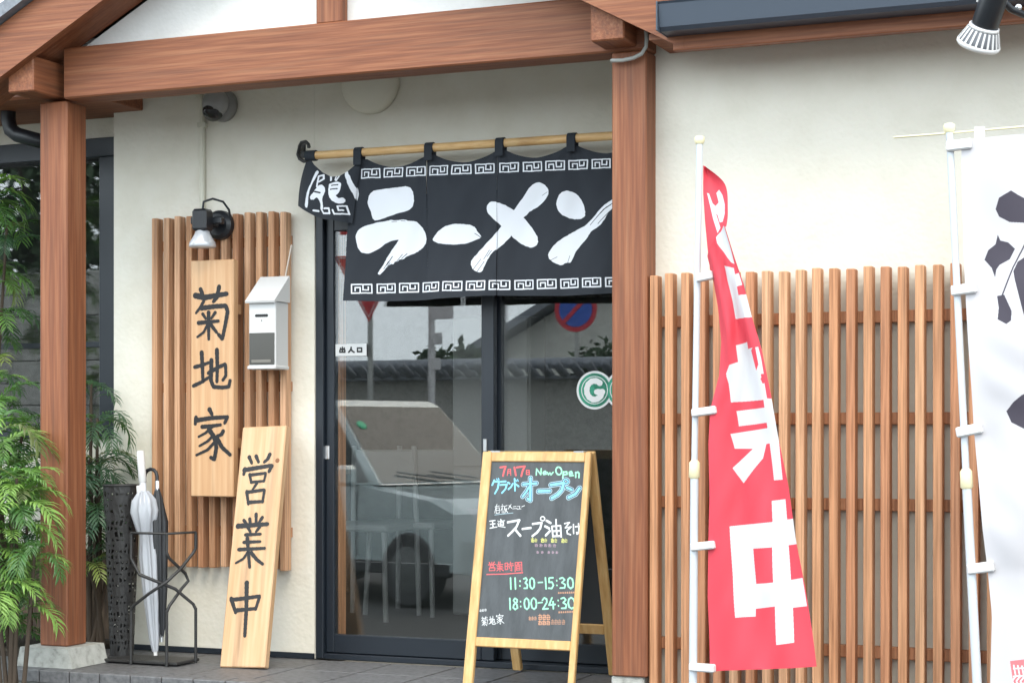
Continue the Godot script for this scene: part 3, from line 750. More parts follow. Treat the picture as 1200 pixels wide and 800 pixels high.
	part(box(Vector3(-w, 0.0, -0.07), Vector3(w, 0.265, 0.035), 0.004), "body", MT.white_plastic, mb)
	st = ns()
	add_prism(st, PackedVector2Array([Vector2(0.052, 0.26), Vector2(0.055, 0.268), Vector2(-0.068, 0.375), Vector2(-0.072, 0.367), Vector2(-0.072, 0.266), Vector2(0.03, 0.266)]), -w - 0.006, w + 0.006, Transform3D(Basis(Vector3(0, 0, 1), Vector3(0, 1, 0), Vector3(-1, 0, 0)), Vector3.ZERO))
	part(fin(st), "lid", MT.white_plastic, mb)
	part(box(Vector3(-w + 0.004, 0.012, 0.0345), Vector3(w - 0.004, 0.14, 0.039), 0.002), "window", MT.smoke, mb)
	part(box(Vector3(-w + 0.015, 0.02, 0.036), Vector3(w - 0.02, 0.032, 0.0405), 0.001), "leaflet_edge", mat(lin(0.18, 0.17, 0.15), 0.6), mb)
	part(box(Vector3(-w - 0.004, -0.006, -0.07), Vector3(w + 0.004, 0.008, 0.042), 0.003), "bottom_lip", MT.white_plastic, mb)
	st = ns()
	for i in 6:
		add_brush(st, [9, i * 13, 0, i * 13 + 7, 0], 0.0007, Vector2(-0.028, 0.2095), 0.0353 + i * 0.0001, 1.0, 1.0)
	add_brush(st, [3, 38, 26, 38, 32], 0.0007, Vector2(-0.028, 0.2095), 0.0356, 1.0, 1.0)
	part(fin(st), "lettering", MT.ink, mb)
	part(tube([Vector3(w - 0.015, 0.365, -0.068), Vector3(w + 0.02, 0.50, -0.06)], 0.0035, 6), "wire", mat(lin(0.6, 0.52, 0.45), 0.5), mb)

# ------------------------------------------------------------------ lamps, camera, pipe
func make_lamps() -> void:
	# wall spot on the slat panel
	var t := thing("wall_spotlight", "black wall spotlight with frosted bulb over the cedar name board", "lamp", Vector3(-1.0569, 1.7832, 0.0750))
	part(lathe([Vector2(0.0, 0.035), Vector2(0.045, 0.034), Vector2(0.060, 0.022), Vector2(0.062, 0.0), Vector2(0.0, 0.0)], 28, Transform3D(Basis(Vector3(1, 0, 0), Vector3(0, 0, 1), Vector3(0, -1, 0)), Vector3.ZERO), false), "wall_plate", MT.black, t)
	part(tube([Vector3(0.0, 0.0, 0.03), Vector3(-0.03, 0.0, 0.07), Vector3(-0.05, 0.0, 0.11)], 0.014, 10), "arm", MT.black, t)
	var c: Vector3 = Vector3(-1.0690, 1.7914, 0.2000) - Vector3(-1.0569, 1.7832, 0.0750)
	part(box(c + Vector3(-0.034, -0.045, -0.034), c + Vector3(0.034, 0.045, 0.034), 0.01), "socket", MT.black, t)
	part(box(c + Vector3(-0.05, -0.016, -0.016), c + Vector3(-0.03, 0.016, 0.016), 0.005), "knob", MT.black, t)
	part(box(c + Vector3(0.03, -0.014, -0.05), c + Vector3(0.075, 0.014, -0.02), 0.004), "bracket", MT.black, t)
	part(lathe([Vector2(0.0, 0.0), Vector2(0.026, 0.0), Vector2(0.034, -0.02), Vector2(0.052, -0.05), Vector2(0.056, -0.066), Vector2(0.05, -0.072), Vector2(0.0, -0.074)], 28, T(c.x, c.y - 0.04, c.z)), "bulb", mat(lin(0.62, 0.64, 0.68), 0.25, 0.3), t)
	part(tube([c + Vector3(0.0, 0.04, 0), c + Vector3(0.005, 0.075, 0), c + Vector3(0.03, 0.09, -0.03), c + Vector3(0.06, 0.08, -0.06), c + Vector3(0.07, 0.05, -0.09), c + Vector3(0.07, 0.01, -0.105)], 0.005, 8), "cable", MT.black, t)
	# dome camera
	var d := thing("dome_camera", "grey dome security camera on the wall under the timber beam", "camera", Vector3(-1.0875, 2.2917, 0.0050))
	var xf := Transform3D(Basis(Vector3(1, 0, 0), Vector3(0, 0, 1), Vector3(0, -1, 0)), Vector3.ZERO)
	part(lathe([Vector2(0.0, 0.0), Vector2(0.068, 0.0), Vector2(0.07, 0.02), Vector2(0.066, 0.045), Vector2(0.05, 0.05)], 30, xf), "housing", mat(lin(0.22, 0.22, 0.215), 0.4), d)
	part(lathe([Vector2(0.052, 0.045), Vector2(0.058, 0.06), Vector2(0.054, 0.085), Vector2(0.035, 0.108), Vector2(0.0, 0.115)], 30, xf), "dome", mat(lin(0.30, 0.30, 0.30), 0.3), d)
	var q := Transform3D(Basis(Vector3.RIGHT, 0.9) * xf.basis, Vector3(-0.008, -0.012, 0.055))
	part(lathe([Vector2(0.0, 0.064), Vector2(0.03, 0.058), Vector2(0.041, 0.045), Vector2(0.043, 0.03)], 24, q), "lens_window", mat(lin(0.02, 0.02, 0.022), 0.08), d)
	# conduit down the wall
	var p := thing("wall_conduit", "thin cream conduit pipe running down the wall beside the dome camera", "pipe", Vector3(-1.1870, 1.8638, 0.0120))
	var y1: float = 2.3404 - 1.8638
	part(tube([Vector3(0, 0, 0), Vector3(0, y1 - 0.03, 0), Vector3(-0.01, y1 - 0.005, 0.0), Vector3(-0.03, y1 + 0.012, 0.0), Vector3(-0.10, y1 + 0.02, 0.0)], 0.0125, 12), "pipe", mat(lin(0.62, 0.60, 0.50), 0.5), p)
	part(box(Vector3(-0.02, y1 * 0.72, -0.012), Vector3(0.02, y1 * 0.72 + 0.02, 0.013), 0.002), "clamp", mat(lin(0.55, 0.53, 0.44), 0.5), p)
	# round light under the beam
	var cl := thing("round_porch_light", "pale round porch light on the wall half hidden behind the timber beam", "lamp", Vector3(-0.3958, 2.3344, 0.0000))
	part(lathe([Vector2(0.0, 0.0), Vector2(0.125, 0.0), Vector2(0.125, 0.03), Vector2(0.11, 0.06), Vector2(0.06, 0.08), Vector2(0.0, 0.085)], 32, Transform3D(Basis(Vector3(1, 0, 0), Vector3(0, 0, 1), Vector3(0, -1, 0)), Vector3.ZERO)), "shade", mat(lin(0.68, 0.655, 0.56), 0.6), cl)
	# spot bulb at the eave
	var e := thing("eave_spotlight", "black spotlight with white finned bulb hanging at the right eave", "lamp", Vector3(2.2245, 2.2756, 1.0600))
	var dir: Vector3 = (Vector3(2.1425, 2.0933, 0.9700) - Vector3(2.2245, 2.2756, 1.0600)).normalized()
	var side := dir.cross(Vector3.BACK).normalized()
	var b := Basis(side, -dir, side.cross(-dir).normalized())
	part(lathe([Vector2(0.0, 0.02), Vector2(0.036, 0.015), Vector2(0.04, 0.0), Vector2(0.041, -0.150), Vector2(0.038, -0.160), Vector2(0.0, -0.162)], 28, Transform3D(b, Vector3.ZERO)), "socket", MT.black, e)
	var bulb := part(lathe([Vector2(0.0, -0.155), Vector2(0.041, -0.158), Vector2(0.043, -0.166), Vector2(0.046, -0.170), Vector2(0.058, -0.200), Vector2(0.064, -0.213), Vector2(0.0625, -0.222), Vector2(0.052, -0.226), Vector2(0.0, -0.224)], 32, Transform3D(b, Vector3.ZERO)), "bulb", mat(lin(0.12, 0.125, 0.14), 0.4, 0.2), e)
	var fin_mesh := prism(PackedVector2Array([Vector2(0.0445, -0.170), Vector2(0.0485, -0.170), Vector2(0.0662, -0.213), Vector2(0.0615, -0.213)]), -0.003, 0.003)
	for i in 22:
		part(fin_mesh, "fin", MT.white_plastic, bulb, Transform3D(b * Basis(Vector3.UP, TAU * i / 22), Vector3.ZERO))
	part(lathe([Vector2(0.042, -0.159), Vector2(0.0465, -0.161), Vector2(0.0465, -0.168), Vector2(0.042, -0.170)], 32, Transform3D(b, Vector3.ZERO)), "collar", MT.white_plastic, e)
	part(lathe([Vector2(0.064, -0.211), Vector2(0.067, -0.214), Vector2(0.067, -0.221), Vector2(0.062, -0.227), Vector2(0.05, -0.229)], 32, Transform3D(b, Vector3.ZERO)), "rim", MT.white_plastic, e)
	part(box(Vector3(0.041, -0.10, -0.006), Vector3(0.047, -0.055, 0.012), 0.001), "label", MT.white_plastic, e, Transform3D(b, Vector3.ZERO))
	var hi: Vector3 = Vector3(2.2589, 2.1710, 0.9200) - Vector3(2.2245, 2.2756, 1.0600)
	part(tube([b * Vector3(0.03, -0.04, -0.02), hi + Vector3(-0.02, 0.02, 0.05), hi + Vector3(0.06, -0.01, -0.03), hi + Vector3(0.10, 0.02, -0.12), hi + Vector3(0.10, 0.06, -0.16)], 0.011, 10), "arm", MT.black, e)
	part(lathe([Vector2(0.0, 0.01), Vector2(0.009, 0.008), Vector2(0.011, 0.0), Vector2(0.0, 0.0)], 12, Transform3D(Basis(Vector3(1, 0, 0), Vector3(0, 0, 1), Vector3(0, -1, 0)), hi + Vector3(0.0, 0.026, 0.035))), "bolt", MT.silver, e)

# ------------------------------------------------------------------ umbrellas
func make_umbrellas() -> void:
	# perforated tall basket: rows of crossed bars leave holes
	var s := thing("umbrella_basket", "tall tapered black basket of punched metal beside the timber post", "umbrella stand", Vector3(-1.391, 0.0, 0.30))
	var H := 0.71
	var n := 22
	var rows := 30
	var st := ns()
	var pos := func(i: float, j: float) -> Vector3:
		var f := j / rows
		var r := lerpf(0.047, 0.076, f)
		var ii := fposmod(i, n)
		var a := TAU * (ii + 0.28 * sin(ii * 12.9 + j * 7.7)) / n
		var jj := 0.0 if j < 0.5 or j > rows - 0.5 else 0.3 * sin(ii * 5.3 + j * 3.1)
		return Vector3(cos(a) * r, 0.012 + (j + jj) / rows * (H - 0.012), sin(a) * r)
	var rng := RandomNumberGenerator.new()
	rng.seed = 77
	st.set_smooth_group(-1)
	for j in rows:
		for i in n:
			var hole := rng.randf() < 0.62 and j > 0 and j < rows - 1
			var p: Array = [pos.call(i, j), pos.call(i + 1, j), pos.call(i + 1, j + 1), pos.call(i, j + 1)]
			var c: Vector3 = (p[0] + p[1] + p[2] + p[3]) * 0.25
			var out := Vector3(c.x, 0, c.z)
			if not hole:
				quad(st, p[0], p[1], p[2], p[3], out)
			else:
				var k := rng.randf_range(0.25, 0.65)
				for e in 4:
					quad(st, p[e], p[(e + 1) % 4], c.lerp(p[(e + 1) % 4], k), c.lerp(p[e], k), out)
	part(fin(st), "shell", MT.black_iron, s)
	var rt: Array = []
	var rb: Array = []
	for i in 25:
		var a := TAU * i / 24
		rt.append(Vector3(cos(a) * 0.076, H, sin(a) * 0.076))
		rb.append(Vector3(cos(a) * 0.049, 0.008, sin(a) * 0.049))
	part(tube(rt, 0.004, 6), "rim", MT.black_iron, s)
	part(tube(rb, 0.007, 6), "foot_ring", MT.black_iron, s)
	# wire rack
	var r := thing("umbrella_rack", "low black iron umbrella rack with zigzag side bars on the porch", "umbrella stand", Vector3(-1.27, 0.0, 0.30))
	var bw: float = -1.0381 + 1.27
	part(box(Vector3(-0.12, 0.004, -0.03), Vector3(bw, 0.016, 0.14), 0.003), "base_tray", MT.black_iron, r)
	var rr := 0.0065
	var zf := 0.15
	var zb := 0.0
	# front frame and rear frame: uprights, kinked crossing bars, top bar
	var xa: float = -1.2450 + 1.27
	var xb: float = -1.0770 + 1.27
	var xc: float = -1.0381 + 1.27
	for u in [Vector3(xa, 0, zf), Vector3(xb, 0, zf), Vector3(xc, 0, zb)]:
		part(tube([u, u + Vector3(0, 0.22, 0)], rr, 8), "leg", MT.black_iron, r)
	part(tube([Vector3(xa, 0.215, zf), Vector3(xa + 0.012, 0.235, zf), Vector3((xa + xb) / 2, 0.285, zf), Vector3(xb, 0.335, zf), Vector3((xb + xc) / 2, 0.385, zf * 0.5), Vector3(xc - 0.01, 0.44, 0.005), Vector3(xc, 0.46, zb), Vector3(xc, 0.525, zb)], rr, 8), "cross_bar", MT.black_iron, r)
	part(tube([Vector3(xb, 0.215, zf), Vector3(xb + 0.012, 0.24, zf), Vector3(xc - 0.04, 0.30, 0.04), Vector3(xc - 0.022, 0.33, 0.02), Vector3(xc - 0.03, 0.36, 0.03), Vector3(xb + 0.01, 0.43, zf), Vector3(xb, 0.45, zf), Vector3(xb, 0.525, zf)], rr, 8), "cross_bar", MT.black_iron, r)
	part(tube([Vector3(xc, 0.215, zb), Vector3(xc - 0.012, 0.235, zb), Vector3(xb + 0.02, 0.305, zf * 0.8), Vector3(xa + 0.04, 0.36, zf), Vector3(xa + 0.012, 0.405, zf), Vector3(xa, 0.425, zf), Vector3(xa, 0.525, zf)], rr, 8), "cross_bar", MT.black_iron, r)
	part(tube([Vector3(xa, 0.525, zf), Vector3(xb, 0.525, zf), Vector3(xc, 0.525, zb)], 0.005, 8), "top_bar", MT.black_iron, r)
	# closed umbrellas
	umbrella("clear_umbrella", "furled clear vinyl umbrella with white grip standing in the iron rack", Vector3(-1.1817, 0.0295, 0.3700), Vector3(-1.2817, 0.8517, 0.3300), false)
	umbrella("black_umbrella", "furled black umbrella with hooked metal handle beside the clear umbrella", Vector3(-1.1733, 0.0815, 0.3400), Vector3(-1.2200, 0.6991, 0.3000), true)

func umbrella(called: String, label: String, foot: Vector3, head: Vector3, dark: bool) -> void:
	var t := thing(called, label, "umbrella", foot, "umbrellas in the rack")
	var v := head - foot
	var L := v.length()
	var y := v.normalized()
	var x := y.cross(Vector3.BACK).normalized()
	var b := Transform3D(Basis(x, y, x.cross(y)), Vector3.ZERO)
	var m: StandardMaterial3D
	if dark:
		m = mat(lin(0.018, 0.02, 0.024), 0.55)
	else:
		m = mat(lin(0.40, 0.42, 0.46), 0.18)
		m.backlight_enabled = true
		m.backlight = Color(0.4, 0.4, 0.42)
	# pleated body: a lathe with wavy radius
	var st := ns()
	st.set_smooth_group(0)
	var prof: Array
	if dark:
		prof = [[0.03, 0.008], [0.10, 0.016], [0.35, 0.026], [0.62, 0.031], [0.78, 0.034], [0.86, 0.026], [0.94, 0.018], [1.0, 0.008]]
	else:
		prof = [[0.02, 0.010], [0.08, 0.017], [0.25, 0.026], [0.48, 0.033], [0.585, 0.026], [0.61, 0.036], [0.70, 0.052], [0.755, 0.044], [0.80, 0.02]]
	var N := 40
	var ring := func(k: int, i: int) -> Vector3:
		var a := TAU * i / N
		var w := 1.0 + (0.16 if dark else 0.2) * sin(a * 8.0 + float(k) * 0.5) + 0.07 * sin(a * 3.0 + k)
		return b * Vector3(cos(a) * prof[k][1] * w, prof[k][0] * L, sin(a) * prof[k][1] * w)
	for k in prof.size() - 1:
		for i in N:
			var p0: Vector3 = ring.call(k, i)
			quad(st, p0, ring.call(k, i + 1), ring.call(k + 1, i + 1), ring.call(k + 1, i), p0 - y * p0.dot(y))
	part(fin(st), "canopy", m, t)
	part(tube([Vector3.ZERO, y * L * 0.12], [0.008, 0.01], 10), "tip", MT.white_plastic if not dark else MT.steel, t)
	part(tube([y * L * 0.1, y * L * 0.99], 0.005, 8), "shaft", MT.steel, t)
	if dark:
		var h: Array = [y * L * 0.98, y * (L + 0.05)]
		for i in 7:
			var a := PI * i / 6
			h.append(y * (L + 0.05 + sin(a) * 0.03) + x * (-0.03 + cos(a) * 0.03) * 1.0)
		h[1] = y * (L + 0.05)
		h.append(y * (L + 0.03) - x * 0.06)
		part(tube(h, 0.0075, 10), "hooked_handle", MT.black, t)
		part(tube([y * L * 0.96, y * (L + 0.03)], 0.009, 10), "ferrule", MT.silver, t)
	else:
		part(tube([y * L * 0.84, y * L * 0.85, y * L * 0.995, y * L], [0.012, 0.0165, 0.0155, 0.011], 12), "grip", MT.white_plastic, t)
		part(tube([y * L * 0.77, y * L * 0.84], 0.014, 10), "runner", mat(lin(0.6, 0.62, 0.66), 0.3), t)
		part(box(Vector3(-0.02, 0.78 * L, 0.012), Vector3(0.0, 0.83 * L, 0.02), 0.002), "catch", MT.white_plastic, t, b)

